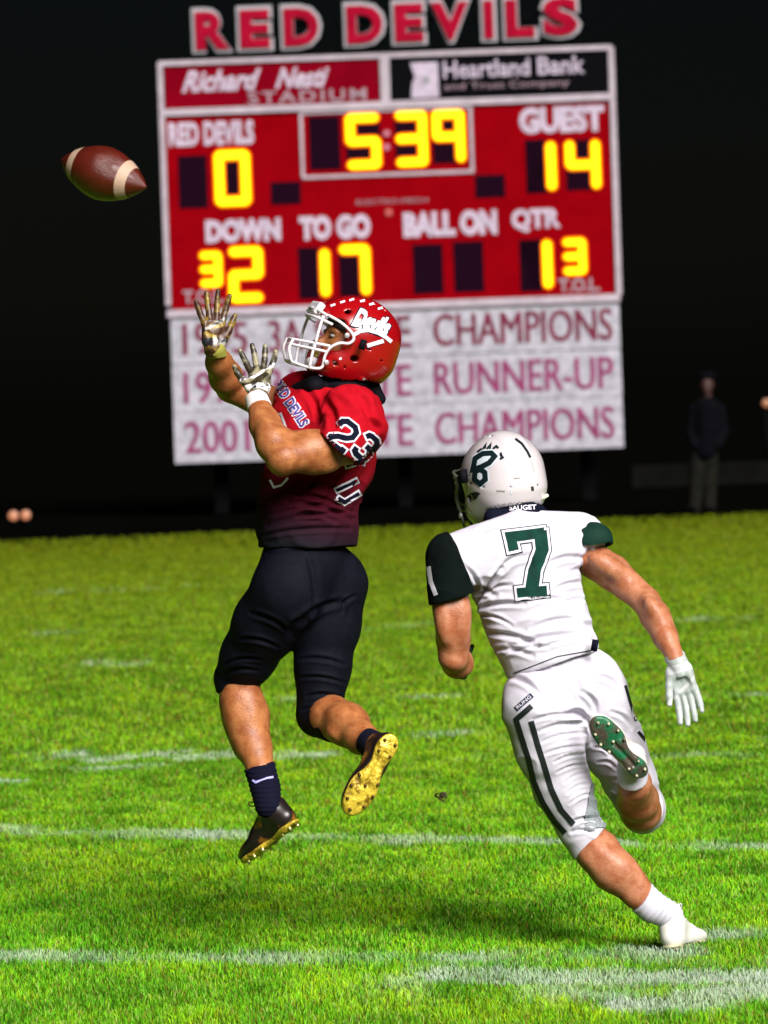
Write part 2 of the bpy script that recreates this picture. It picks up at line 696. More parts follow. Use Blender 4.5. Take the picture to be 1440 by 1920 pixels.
def attr_mat(name, rough, transl=0.25, spec=0.08):
    m = bpy.data.materials.new(name)
    m.use_nodes = True
    nt = m.node_tree
    b = nt.nodes['Principled BSDF']
    a = nt.nodes.new('ShaderNodeAttribute')
    a.attribute_name = 'tint'
    nt.links.new(a.outputs['Color'], b.inputs['Base Color'])
    b.inputs['Roughness'].default_value = rough
    b.inputs['Specular IOR Level'].default_value = spec
    if transl:
        tr = nt.nodes.new('ShaderNodeBsdfTranslucent')
        nt.links.new(a.outputs['Color'], tr.inputs['Color'])
        mx = nt.nodes.new('ShaderNodeMixShader')
        mx.inputs[0].default_value = transl
        nt.links.new(b.outputs[0], mx.inputs[1])
        nt.links.new(tr.outputs[0], mx.inputs[2])
        nt.links.new(mx.outputs[0], nt.nodes['Material Output'].inputs[0])
    return m


def fast_mesh(name, V, Q, T, col, m):
    """V n,3; Q quads; T tris; col per vertex"""
    me = bpy.data.meshes.new(name)
    me.vertices.add(len(V))
    me.vertices.foreach_set('co', V.astype(np.float32).ravel())
    nl = Q.size + T.size
    me.loops.add(nl)
    me.loops.foreach_set('vertex_index', np.concatenate([Q.ravel(), T.ravel()]).astype(np.int32))
    nf = len(Q) + len(T)
    me.polygons.add(nf)
    st = np.concatenate([np.arange(len(Q)) * 4, len(Q) * 4 + np.arange(len(T)) * 3]).astype(np.int32)
    me.polygons.foreach_set('loop_start', st)
    me.update(calc_edges=True)
    ca = me.attributes.new('tint', 'FLOAT_COLOR', 'POINT')
    ca.data.foreach_set('color', np.c_[col, np.ones(len(col))].astype(np.float32).ravel())
    me.materials.append(m)
    o = bpy.data.objects.new(name, me)
    C.objects.link(o)
    return o


def sheet(name, x0, x1, y0, y1, z, m):
    o = mkobj(name, [(x0, y0, z), (x1, y0, z), (x1, y1, z), (x0, y1, z)], [(0, 1, 2, 3)], m, smooth=False)
    return tag(o, kind='structure')


M_unlit = mat('unlit_ground', (0.0019, 0.0019, 0.0016), 1.0, noise=0.5, nscale=1.2, spec=0.0)  # near-black so ground beyond the field looks unlit; darkness is in the colour
M_turfbase = mat('turf_base', (0.048, 0.105, 0.004), 1.0, col2=(0.066, 0.115, 0.004), nscale=3.0, spec=0.1)
sheet('ground', -600, 600, -60, 900, -0.012, M_unlit)
sheet('field', -45, 45, -20, EDGE_Y - 5.0, -0.004, M_turfbase)

M_blade = attr_mat('grass_blades', 0.55, 0.3)


def blades(name, y0, y1, dens, hgt, wid, seg2, label):
    # positions in a wedge wider than the view
    A = 0
    ys = []
    rows = np.arange(y0, y1, (y1 - y0) / 60)
    st = (y1 - y0) / 60
    X, Yv, = [], []
    for r in rows:
        hwid = 0.095 * (r + st) + 1.8
        d = dens(r)
        n = int(2 * hwid * st * d)
        X.append(rng.uniform(-hwid, hwid, n)); Yv.append(rng.uniform(r, r + st, n))
    X, Yv = np.concatenate(X), np.concatenate(Yv)
    keep = Yv < EDGE_Y + 0.8 - 6.5 * rng.random(len(Yv)) ** 1.5
    X, Yv = X[keep], Yv[keep]
    n = len(X)
    XY = np.c_[X, Yv]
    clump = vnoise(np.c_[XY * 6, np.zeros(n)], 1.0, 21)
    ht = hgt(Yv) * (0.65 + 0.6 * rng.random(n) + 0.45 * clump)
    w = wid(Yv) * (0.7 + 0.6 * rng.random(n))
    az = rng.uniform(0, 2 * math.pi, n)
    lean = rng.uniform(0.1, 0.75, n)
    la = rng.uniform(0, 2 * math.pi, n)
    dx, dy = np.cos(az) * w / 2, np.sin(az) * w / 2
    lx, ly = np.cos(la) * lean * ht, np.sin(la) * lean * ht
    z0 = -0.004
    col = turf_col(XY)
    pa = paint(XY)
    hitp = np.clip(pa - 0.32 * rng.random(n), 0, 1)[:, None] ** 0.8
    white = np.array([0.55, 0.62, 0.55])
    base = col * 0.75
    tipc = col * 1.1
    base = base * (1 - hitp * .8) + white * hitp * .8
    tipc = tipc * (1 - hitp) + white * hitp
    v0 = np.c_[X - dx, Yv - dy, np.full(n, z0)]
    v1 = np.c_[X + dx, Yv + dy, np.full(n, z0)]
    if seg2:
        m0 = np.c_[X - dx * .8 + lx * .35, Yv - dy * .8 + ly * .35, z0 + ht * .6]
        m1 = np.c_[X + dx * .8 + lx * .35, Yv + dy * .8 + ly * .35, z0 + ht * .6]
        t = np.c_[X + lx, Yv + ly, z0 + ht * (1 - .2 * lean)]
        V = np.stack([v0, v1, m1, m0, t], 1).reshape(-1, 3)
        cc = np.stack([base, base, (base + tipc) / 2, (base + tipc) / 2, tipc], 1).reshape(-1, 3)
        b = np.arange(n) * 5
        Q = np.stack([b, b + 1, b + 2, b + 3], 1)
        T = np.stack([b + 3, b + 2, b + 4], 1)
    else:
        t = np.c_[X + lx, Yv + ly, z0 + ht]
        V = np.stack([v0, v1, t], 1).reshape(-1, 3)
        cc = np.stack([base, base, tipc], 1).reshape(-1, 3)
        b = np.arange(n) * 3
        Q = np.zeros((0, 4), int)
        T = np.stack([b, b + 1, b + 2], 1)
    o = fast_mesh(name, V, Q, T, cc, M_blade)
    return tag(o, label, 'grass', None, 'stuff')


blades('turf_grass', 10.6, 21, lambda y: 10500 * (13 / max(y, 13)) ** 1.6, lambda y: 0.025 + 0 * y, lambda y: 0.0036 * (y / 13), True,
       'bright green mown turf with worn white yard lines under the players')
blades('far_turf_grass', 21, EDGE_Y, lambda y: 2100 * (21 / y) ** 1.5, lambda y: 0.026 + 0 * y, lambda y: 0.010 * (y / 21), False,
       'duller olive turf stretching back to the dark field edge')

# a tuft of torn turf flying up behind the gold shoe
M_clod = mat('torn_turf', (0.05, 0.035, 0.012), 1.0, noise=0.4)
pr = []
c0 = P(822, 1492, 15.2)
for i in range(12):
    a = c0 + Vector((random.uniform(-.014, .014), random.uniform(-.012, .012), random.uniform(-.01, .01)))
    d = Vector((random.uniform(.2, 1), random.uniform(-.4, .4), random.uniform(-.9, .3))).normalized() * random.uniform(.015, .035)
    pr.append(tube_vf([a, a + d * .5 + Vector((0, 0, .003)), a + d], [0.004, 0.003, 0.001], 5))
v, f = join_vf(pr)
o = mkobj('turf_clod', v, f, M_clod)
tag(o, 'small brown clod of torn turf in the air between the two players', 'turf clod')

# ================================================================== SCOREBOARD
BY = 60.0
ANG = -2.1
base = P(745, 870, BY); base.z = 0
board = empty('scoreboard', base, 'lit red scoreboard with RED DEVILS letters above and white champions signs below', 'scoreboard')
M_frame = mat('board_frame', (0.36, 0.31, 0.35), 0.9, noise=0.25, nscale=5, spec=0.0)
M_red = mat('board_red', (0.18, 0.0006, 0.003), 0.9, noise=0.2, nscale=2.5, spec=0.0)
M_redp = mat('board_red_panel', (0.15, 0.001, 0.007), 0.9, noise=0.3, nscale=1.5, spec=0.0)
M_blackp = mat('board_black', (0.003, 0.003, 0.004), 0.9, spec=0.0)
M_dig = mat('digit_panel', (0.008, 0.002, 0.006), 0.9, spec=0.0)
M_letw = mat('letter_white', (0.40, 0.34, 0.42), 0.9, noise=0.25, nscale=8, spec=0.0)
M_letw2 = mat('letter_white_dim', (0.24, 0.17, 0.20), 0.9, spec=0.0)
M_sign = mat('sign_white', (0.355, 0.345, 0.39), 0.9, noise=0.38, nscale=9, detail=8, spec=0.0)
M_mar = mat('letter_maroon', (0.14, 0.022, 0.045), 0.9, noise=0.35, nscale=6, spec=0.0)
M_mag = mat('letter_magenta', (0.21, 0.04, 0.11), 0.9, noise=0.35, nscale=6, spec=0.0)
M_steel = mat('dark_steel', (0.003, 0.003, 0.0035), 0.9, 0.0, spec=0.0)
M_led = mat('led_amber', (0.4, 0.3, 0.0), 0.5, emit=(1.0, 0.78, 0.012), estr=1.1, spec=0.0)
M_halo = mat('led_halo', (0.3, 0.05, 0.0), 0.5, emit=(1.0, 0.16, 0.0), estr=0.8, spec=0.0)  # glowing orange colour that stands in for the bloom of the digits
M_lred = mat('letter_red', (0.26, 0.004, 0.02), 0.9, noise=0.25, nscale=4, spec=0.0)
M_lwhite = mat('letter_edge', (0.27, 0.26, 0.28), 0.9, spec=0.0)

def panel(name, cx, cy, w, h, m, y=BY, th=0.03, label=None):
    return on_plane(name, rect_px(cx, cy, w, h, ANG), y, m, board, th, label=label)

# big cabinet behind
panel('cabinet', 734, 343, 852, 470, M_steel, BY + 0.45, 0.38)
panel('red_panel', 735, 384, 838, 374, M_red, BY + 0.02, 0.05)
panel('top_panel', 512, 161, 406, 84, M_redp, BY + 0.02, 0.05, 'dark red panel with the stadium name')
panel('top_panel', 937, 141, 420, 80, M_blackp, BY + 0.02, 0.05, 'black panel with the bank name')
fr = [rect_px(722, 104, 850, 9, ANG), rect_px(308, 345, 10, 456, ANG + .06), rect_px(1153, 320, 11, 464, ANG + .2),
      rect_px(738, 573, 850, 14, ANG), rect_px(728, 196, 852, 13, ANG), rect_px(722, 149, 18, 98, ANG)]
for i, r in enumerate(fr):
    on_plane('frame_bar', r, BY - 0.04 - 0.003 * i, M_frame, board, 0.03)
# clock box frame
for k, r in enumerate([rect_px(725, 206, 322, 6, ANG), rect_px(728, 327, 322, 6, ANG), rect_px(566, 270, 6, 122, ANG), rect_px(884, 262, 6, 118, ANG)]):
    on_plane('clock_frame', r, BY - 0.034 - 0.003 * k, M_frame, board, 0.02)

def letters(name, s, cx, cy, w, h, m, y=BY - 0.031, th=0.012, **kw):
    return on_plane(name, text_px(s, cx, cy, w, h, kw.pop('ang', ANG), **kw), y, m, board, th)

# the name letters standing above, each a letter of its own
xs = [(398, 72, 'R'), (478, 64, 'E'), (565, 74, 'D'), (684, 76, 'D'), (767, 62, 'E'), (844, 78, 'V'), (916, 26, 'I'), (975, 62, 'L'), (1051, 74, 'S')]
for (x, w, ch) in xs:
    y = 57 - (x - 398) * 0.040
    vw, fw = text_px(ch, x, y, w + 4, 85, ANG, off=0.075)
    on_plane('letter_edge', (vw, fw), BY + 0.02, M_lwhite, board, 0.05)
    vw, fw = text_px(ch, x, y, w - 8, 71, ANG, off=0.05)
    on_plane('letter', (vw, fw), BY - 0.034, M_lred, board, 0.03)
panel('letter_rail', 722, 98, 720, 4, M_steel, BY + 0.2, 0.05)
panel('letter_rail', 720, 40, 700, 5, M_steel, BY + 0.2, 0.05)

letters('lettering', 'Richard', 415, 151, 150, 41, M_letw, off=0.035, shear=0.45)
letters('lettering', 'Nesti', 566, 145, 102, 39, M_letw, off=0.035, shear=0.45)
letters('lettering', 'STADIUM', 576, 180, 222, 23, M_letw2, off=0.02, space=1.25)
letters('lettering', 'Heartland', 912, 128, 162, 33, M_letw, off=0.018)
letters('lettering', 'Bank', 1052, 122, 88, 34, M_letw, off=0.018)
letters('lettering', 'and Trust Company', 950, 160, 235, 16, M_letw2, off=0.0)
# bank emblem: a notched white block
emb = np.array([[0, 0], [1, 0], [1, 1], [0, 1], [.08, .78], [.16, .6], [.06, .42], [.02, .2]])
emb_c = place2d((emb, [(0, 1, 2, 3, 4, 5, 6, 7)]), 796, 150, 52, 66, ANG)
on_plane('emblem', emb_c, BY - 0.031, M_letw, board, 0.012)
on_plane('emblem_mark', rect_px(799, 150, 12, 12, ANG), BY - 0.046, mat('emblem_grey', (0.16, 0.16, 0.17)), board, 0.006)

letters('lettering', 'RED DEVILS', 396, 250, 160, 46, M_letw, off=0.05)
letters('lettering', 'GUEST', 1053, 224, 160, 50, M_letw, off=0.06)
letters('lettering', 'DOWN', 456, 432, 141, 44, M_letw, off=0.07)
letters('lettering', 'TO GO', 628, 426, 134, 46, M_letw, off=0.07)
letters('lettering', 'BALL ON', 844, 419, 176, 48, M_letw, off=0.07)
letters('lettering', 'QTR', 1005, 413, 92, 44, M_letw, off=0.05)
letters('lettering', 'T.O.L.', 1086, 534, 78, 26, M_letw2, off=0.04)
letters('lettering', 'T.O.L.', 382, 556, 78, 26, M_letw2, off=0.04)
# maker's name, too small to read in the photograph: a thin line of small capitals as blurred there
letters('maker_mark', 'ELECTRO-MECH', 735, 377, 134, 9, M_letw2, off=0.0)
on_plane('indicator_lamp', rect_px(729, 398, 12, 12, ANG), BY - 0.031, mat('dim_lamp', (0.3, 0.05, 0.04)), board, 0.02)

def digit_panel(cx, cy, w, h):
    return panel('digit_panel', cx, cy, w, h, M_dig, BY - 0.031, 0.01)

SEG = {'a': ((0, 1), (1, 1)), 'b': ((1, 1), (1, .5)), 'c': ((1, .5), (1, 0)), 'd': ((0, 0), (1, 0)), 'e': ((0, .5), (0, 0)), 'f': ((0, 1), (0, .5)), 'g': ((0, .5), (1, .5))}
MAP = {'0': 'abcdef', '1': 'bc', '2': 'abged', '3': 'abgcd', '4': 'fgbc', '5': 'afgcd', '7': 'abc', '9': 'abfgc'}

def capsule(x0, y0, x1, y1, w, n=8):
    d = np.array([x1 - x0, y1 - y0], float)
    a0 = math.atan2(d[1], d[0])
    V = []
    for k in range(n + 1):
        a = a0 - math.pi / 2 + math.pi * k / n
        V.append((x1 + w / 2 * math.cos(a), y1 + w / 2 * math.sin(a)))
    for k in range(n + 1):
        a = a0 + math.pi / 2 + math.pi * k / n
        V.append((x0 + w / 2 * math.cos(a), y0 + w / 2 * math.sin(a)))
    return np.array(V), [tuple(range(len(V)))]

def digit(ch, cx, cy, w, h, sw=15, dark=True):
    sw -= 2
    """seven-segment figure; w,h outer size in px"""
    pnl = None
    if dark:
        pnl = digit_panel(cx, cy, w + 2, h + 2)
    iw, ih = w - sw, h - sw
    a = math.radians(ANG)
    for n, s in enumerate(MAP[ch]):
        (x0, y0), (x1, y1) = SEG[s]
        q = []
        g = 0.17 * sw
        for (x, y, ox, oy) in ((x0, y0, x1, y1), (x1, y1, x0, y0)):
            X, Y = (x - .5) * iw, (.5 - y) * ih
            L = math.hypot((ox - x) * iw, (oy - y) * ih)
            X += (ox - x) * iw / L * g; Y -= (oy - y) * ih / L * g
            q.append((cx + X * math.cos(a) - Y * math.sin(a), cy + X * math.sin(a) + Y * math.cos(a)))
        V, Fc = capsule(q[0][0], q[0][1], q[1][0], q[1][1], sw)
        on_plane('segment', (V, Fc), BY - 0.055 - 0.002 * n, M_led, board, 0.02)
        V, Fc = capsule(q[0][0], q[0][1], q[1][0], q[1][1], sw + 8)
        on_plane('segment_halo', (V, Fc), BY - 0.043 - 0.0012 * n, M_halo, board, 0.003)  # added halo plate, wider than the lit stroke

# clock
digit_panel(609, 268, 58, 100)
digit('5', 681, 265, 62, 102, 16)
digit('3', 771, 260, 58, 102, 16)
digit('9', 841, 256, 58, 98, 16)
for y in (250, 276):
    on_plane('clock_dot', capsule(725, y, 725.1, y, 12), BY - 0.045, mat('dot_unlit', (0.35, 0.10, 0.14)), board, 0.02)
# home score, guest score, small unlit squares
digit_panel(362, 341, 54, 98)
digit('0', 436, 334, 64, 102, 17)
digit_panel(536, 362, 56, 42)
digit_panel(919, 349, 56, 42)
digit_panel(1004, 312, 36, 100)
digit('1', 1014, 312, 54, 92, 17)
digit('4', 1093, 309, 62, 92, 16)
# bottom row
digit('3', 395, 505, 40, 64, 14, dark=False)
digit('2', 461, 515, 62, 102, 17, dark=False)
digit_panel(577, 512, 34, 96)
digit('1', 594, 512, 46, 90, 17)
digit('7', 665, 507, 56, 94, 17)
digit_panel(803, 504, 56, 92)
digit_panel(879, 500, 56, 94)
digit_panel(994, 498, 38, 96)
digit('1', 1007, 496, 54, 92, 17)
digit('3', 1077, 481, 42, 66, 14, dark=False)

# champions signs
rows = [(741.5, 622, 841, 91, '1995 3A STATE CHAMPIONS', M_mar), (744.5, 713, 841, 88, '1997 3A STATE RUNNER-UP', M_mag), (747.5, 806, 841, 96, '2001 3A STATE CHAMPIONS', M_mag)]
for i, (cx, cy, w, h, s, m) in enumerate(rows):
    sg = on_plane('sign_panel', rect_px(cx, cy, w, h, ANG), BY + 0.02 + 0.004 * i, M_sign, board, 0.05)
    wd = s.split(' ')
    spans = [(342, 462), (503, 566), (590, 768), (812, 1146)]
    for (x0, x1), t in zip(spans, wd):
        x = (x0 + x1) / 2 + i * 2
        y = cy - (x - cx) * 0.0367
        letters('lettering', t, x, y, x1 - x0, 60, m, y=BY - 0.036 + .004 * i, th=0.006, off=0.0)
        letters('lettering_backing', t, x + 2.6, y, x1 - x0, 60, m, y=BY - 0.031 + .004 * i, th=0.004, off=0.0)
# steel posts behind, standing on the ground
for px in (400, 745, 1090):
    c = P(px, 500, BY + 0.75)
    v, f = box_vf((c.x, BY + 0.75, (c.z + 1.0) / 2), (0.1, 0.12, (c.z + 1.0) / 2))
    mkobj('post', v, f, M_steel, board, smooth=False)

# ================================================================== PLAYERS: shared builders
def frame_m(fwd, up_hint):
    """columns: x forward, y left, z up"""
    x = Vector(fwd).normalized()
    z = Vector(up_hint)
    z = (z - x * z.dot(x)).normalized()
    y = z.cross(x)
    return Matrix((x, y, z)).transposed()


def loc2w(V, M, c):
    return np.asarray(V) @ np.array(M).T + np.array(c)


def chain(pts, rad, k=0.02, caps=None):
    out = []
    for i in range(len(pts) - 1):
        out.append((Cone(pts[i], pts[i + 1], rad[i], rad[i + 1], caps or ()), k if i else k))
    return out


def rotd(deg_y, deg_z=0.0):
    return np.array(Matrix.Rotation(math.radians(deg_z), 3, 'Z') @ Matrix.Rotation(math.radians(deg_y), 3, 'Y'))


def capcut(p, n):
    n = Vector(n).normalized()
    return (tuple(p), tuple(n))


def head_prims(c, M):
    """head, face and neck root, in the world, from a head frame"""
    A = np.array(M)
    w = lambda x, y, z: np.array(M @ Vector((x, y, z)) + Vector(c))
    pr = [
        (Ell(w(-.01, 0, .03), (.098, .077, .098), A), .02),
        (Ell(w(.022, 0, -.045), (.07, .06, .075), A), .03),
        (Ell(w(.065, 0, -.098), (.022, .026, .02), A), .02),         # chin
        (Ell(w(.076, 0, .012), (.018, .05, .014), A), .012),         # brow
        (Cone(w(.083, 0, -.004), w(.107, 0, -.034), .008, .0125), .010),  # nose
        (Ell(w(.092, .011, -.038), (.009, .007, .006), A), .006),
        (Ell(w(.092, -.011, -.038), (.009, .007, .006), A), .006),
        (Ell(w(.084, 0, -.060), (.010, .026, .006), A), .006),       # lips
        (Ell(w(.081, 0, -.071), (.010, .022, .006), A), .006),
        (Ell(w(.055, .046, -.03), (.022, .018, .022), A), .02),      # cheeks
        (Ell(w(.055, -.046, -.03), (.022, .018, .022), A), .02),
        (Ell(w(-.005, .078, -.01), (.022, .009, .032), A), .008),    # ears
        (Ell(w(-.005, -.078, -.01), (.022, .009, .032), A), .008),
        (Ell(w(.090, .031, -.004), (.014, .018, .010), A), -.008),   # eye sockets
        (Ell(w(.090, -.031, -.004), (.014, .018, .010), A), -.008),
    ]
    return pr


def hand(name, wrist, fdir, palm, mirror, m, parent, spread, curl, thumb_dir, scale=1.0, cuff=None, label=None, mats=None):
    """a hand of palm and five separate fingers; x along fingers, thumb at +y (mirror: -y), palm faces +z"""
    M = frame_m(fdir, palm)
    sg = -1 if mirror else 1
    pr = []
    def L(x, y, z): return np.array((x * scale, sg * y * scale, z * scale))
    pr.append((RBox(L(.052, 0, 0), np.array((.046, .039, .0145)) * scale, .0135 * scale), .004))
    pr.append((Cone(L(-.002, 0, 0), L(.03, 0, 0), .029 * scale, .029 * scale), .012))
    if cuff is not None:
        cv_ = np.array(M.transposed() @ Vector(cuff))
        cn_ = cv_ / np.linalg.norm(cv_)
        pr.append((Cone((0, 0, 0), cv_, .0295 * scale, .034 * scale, ((tuple(cv_), tuple(cn_)),)), .008))
    pr.append((Ell(L(.035, .026, .008), np.array((.034, .018, .017)) * scale), .010))   # ball of the thumb
    pr.append((Ell(L(.035, -.026, .006), np.array((.034, .014, .014)) * scale), .010))
    pr.append((Ell(L(.062, 0, .016), np.array((.022, .022, .006)) * scale), -.012))     # hollow of the palm
    bases = [(.094, .031), (.099, .0105), (.096, -.0105), (.087, -.031)]
    lens = [(.044, .026, .021), (.048, .030, .022), (.045, .028, .021), (.036, .021, .019)]
    for i, ((bx, by), ls) in enumerate(zip(bases, lens)):
        p = L(bx, by, 0)
        a = spread[i]
        cu = 0.0
        r = (.0112, .0104, .0096, .0084)
        for j, l in enumerate(ls):
            cu += curl[i] * (0.6, 1.0, 0.7)[j]
            d = np.array((math.cos(a) * math.cos(cu), sg * math.sin(a) * math.cos(cu), math.sin(cu)))
            q = p + d * l * scale
            pr.append((Cone(p, q, r[j] * scale, r[j + 1] * scale), .0035 if j else .007))
            p = q
    p = L(.022, .030, .006)
    d = Vector((thumb_dir[0], sg * thumb_dir[1], thumb_dir[2])).normalized()
    for j, (l, r0, r1) in enumerate(((.040, .0150, .0122), (.033, .0120, .0108), (.026, .0108, .0085))):
        dd = Vector((d.x, d.y, d.z)) + Vector((.22 * j, 0, .10 * j))
        q = p + np.array(dd.normalized()) * l * scale
        pr.append((Cone(p, q, r0 * scale, r1 * scale), .006))
        p = q
    V, Fc = sdf(pr, .0024 * scale, pad=.01)
    V = relax(V, Fc, 1)
    N = vnormals(V, Fc)
    V = V + N * (.0008 * vnoise(V * [60, 140, 60], 1.0, 9))[:, None]
    W = loc2w(V, M, wrist)
    o = mkobj(name, W, Fc, mats if mats else m, parent, label=label)
    if mats:
        fc = V[Fc].mean(1)
        nn = N[Fc].mean(1)
        idx = np.zeros(len(Fc), int)
        idx[(nn[:, 2] > 0.1)] = 1                              # palm side in another material
        if len(mats) > 2:
            st = (np.abs(fc[:, 0] / scale - .012) < .013)
            idx[st] = 2
            sl = (np.abs((fc[:, 0] / scale + fc[:, 1] * .6 / scale - .078)) < .006) & (nn[:, 2] > .1)
            idx[sl] = 2
        o.data.polygons.foreach_set('material_index', idx.tolist())
    return o, M


def shoe(name, ankle, fwd, up, parent, m_up, m_sole, m_stud, L=0.285, lace=None):
    """football boot: upper, sole plate, studs; x forward from heel, z up from sole"""
    M = frame_m(fwd, up)
    k = L / .285
    org = Vector(ankle) - M @ Vector((.058 * k, 0, .10 * k))
    w = lambda V: loc2w(np.asarray(V) * k, M, org)
    pr = [
        (Ell((.045, 0, .035), (.044, .034, .036)), .01),
        (Cone((.05, 0, .04), (.055, 0, .085), .036, .037), .02),
        (Cone((.06, 0, .078), (.155, .003, .045), .037, .033), .03),
        (Ell((.19, .004, .026), (.062, .046, .030)), .03),
        (Ell((.235, .006, .022), (.047, .038, .024)), .02),
        (Ell((.11, -.002, .022), (.07, .034, .026)), .02),
        (Cone((.052, 0, .096), (.05, 0, .15), .029, .034), -.006),
    ]
    def ex(f):
        f.cut((0, 0, .008), (0, 0, -1)); f.cut((.05, 0, .112), (-.25, 0, .97))
    V, Fc = sdf(pr, .0035, ex, pad=.012)
    V = relax(V, Fc, 1)
    up_o = mkobj(name, w(V), Fc, m_up, parent)
    # sole plate following the outline
    pr = [
        (Ell((.042, 0, .006), (.044, .033, .010)), .01),
        (RBox((.10, 0, .006), (.06, .024, .008), .006), .02),
        (Ell((.19, .003, .006), (.066, .047, .010)), .02),
        (Ell((.238, .006, .008), (.045, .036, .010)), .02),
        (Cone((.06, 0, -.006), (.17, .002, -.006), .006, .006), -.006),
    ]
    V, Fc = sdf(pr, .003, pad=.012)
    sole = mkobj('sole', w(V), Fc, m_sole, up_o)
    st = []
    for (x, y) in ((.024, .018), (.024, -.018), (.062, .02), (.062, -.02), (.155, .036), (.155, -.030), (.195, .042), (.195, -.034), (.235, .034), (.235, -.024), (.262, .010), (.175, .004)):
        a, b = w([(x, y, .0), (x, y, -.012)])
        v, f = tube_vf([Vector(a), Vector(b)], [.0062 * k, .0042 * k], 7)
        st.append(mkobj('stud', v, f, m_stud, up_o))
    # laces across the instep
    lm = lace or m_up
    lv = []
    for i in range(5):
        x = .085 + i * .017
        z = .1185 - i * .0115
        lv.append(tube_vf([Vector(q) for q in w([(x, .022, z - .012), (x + .004, 0, z), (x + .008, -.022, z - .012)])], .0022 * k, 5))
    lp = w([(.09, .0, .115), (.10, .012, .13), (.112, .022, .14), (.118, .018, .128), (.10, .004, .117)])
    lv.append(tube_vf(catmull([Vector(q) for q in lp], 5), .0020 * k, 5))
    lp = w([(.09, .0, .115), (.085, -.014, .13), (.095, -.026, .135), (.10, -.02, .122), (.094, -.004, .116)])
    lv.append(tube_vf(catmull([Vector(q) for q in lp], 5), .0020 * k, 5))
    v, f = join_vf(lv)
    mkobj('lace', v, f, lm, up_o)
    return up_o, M, org


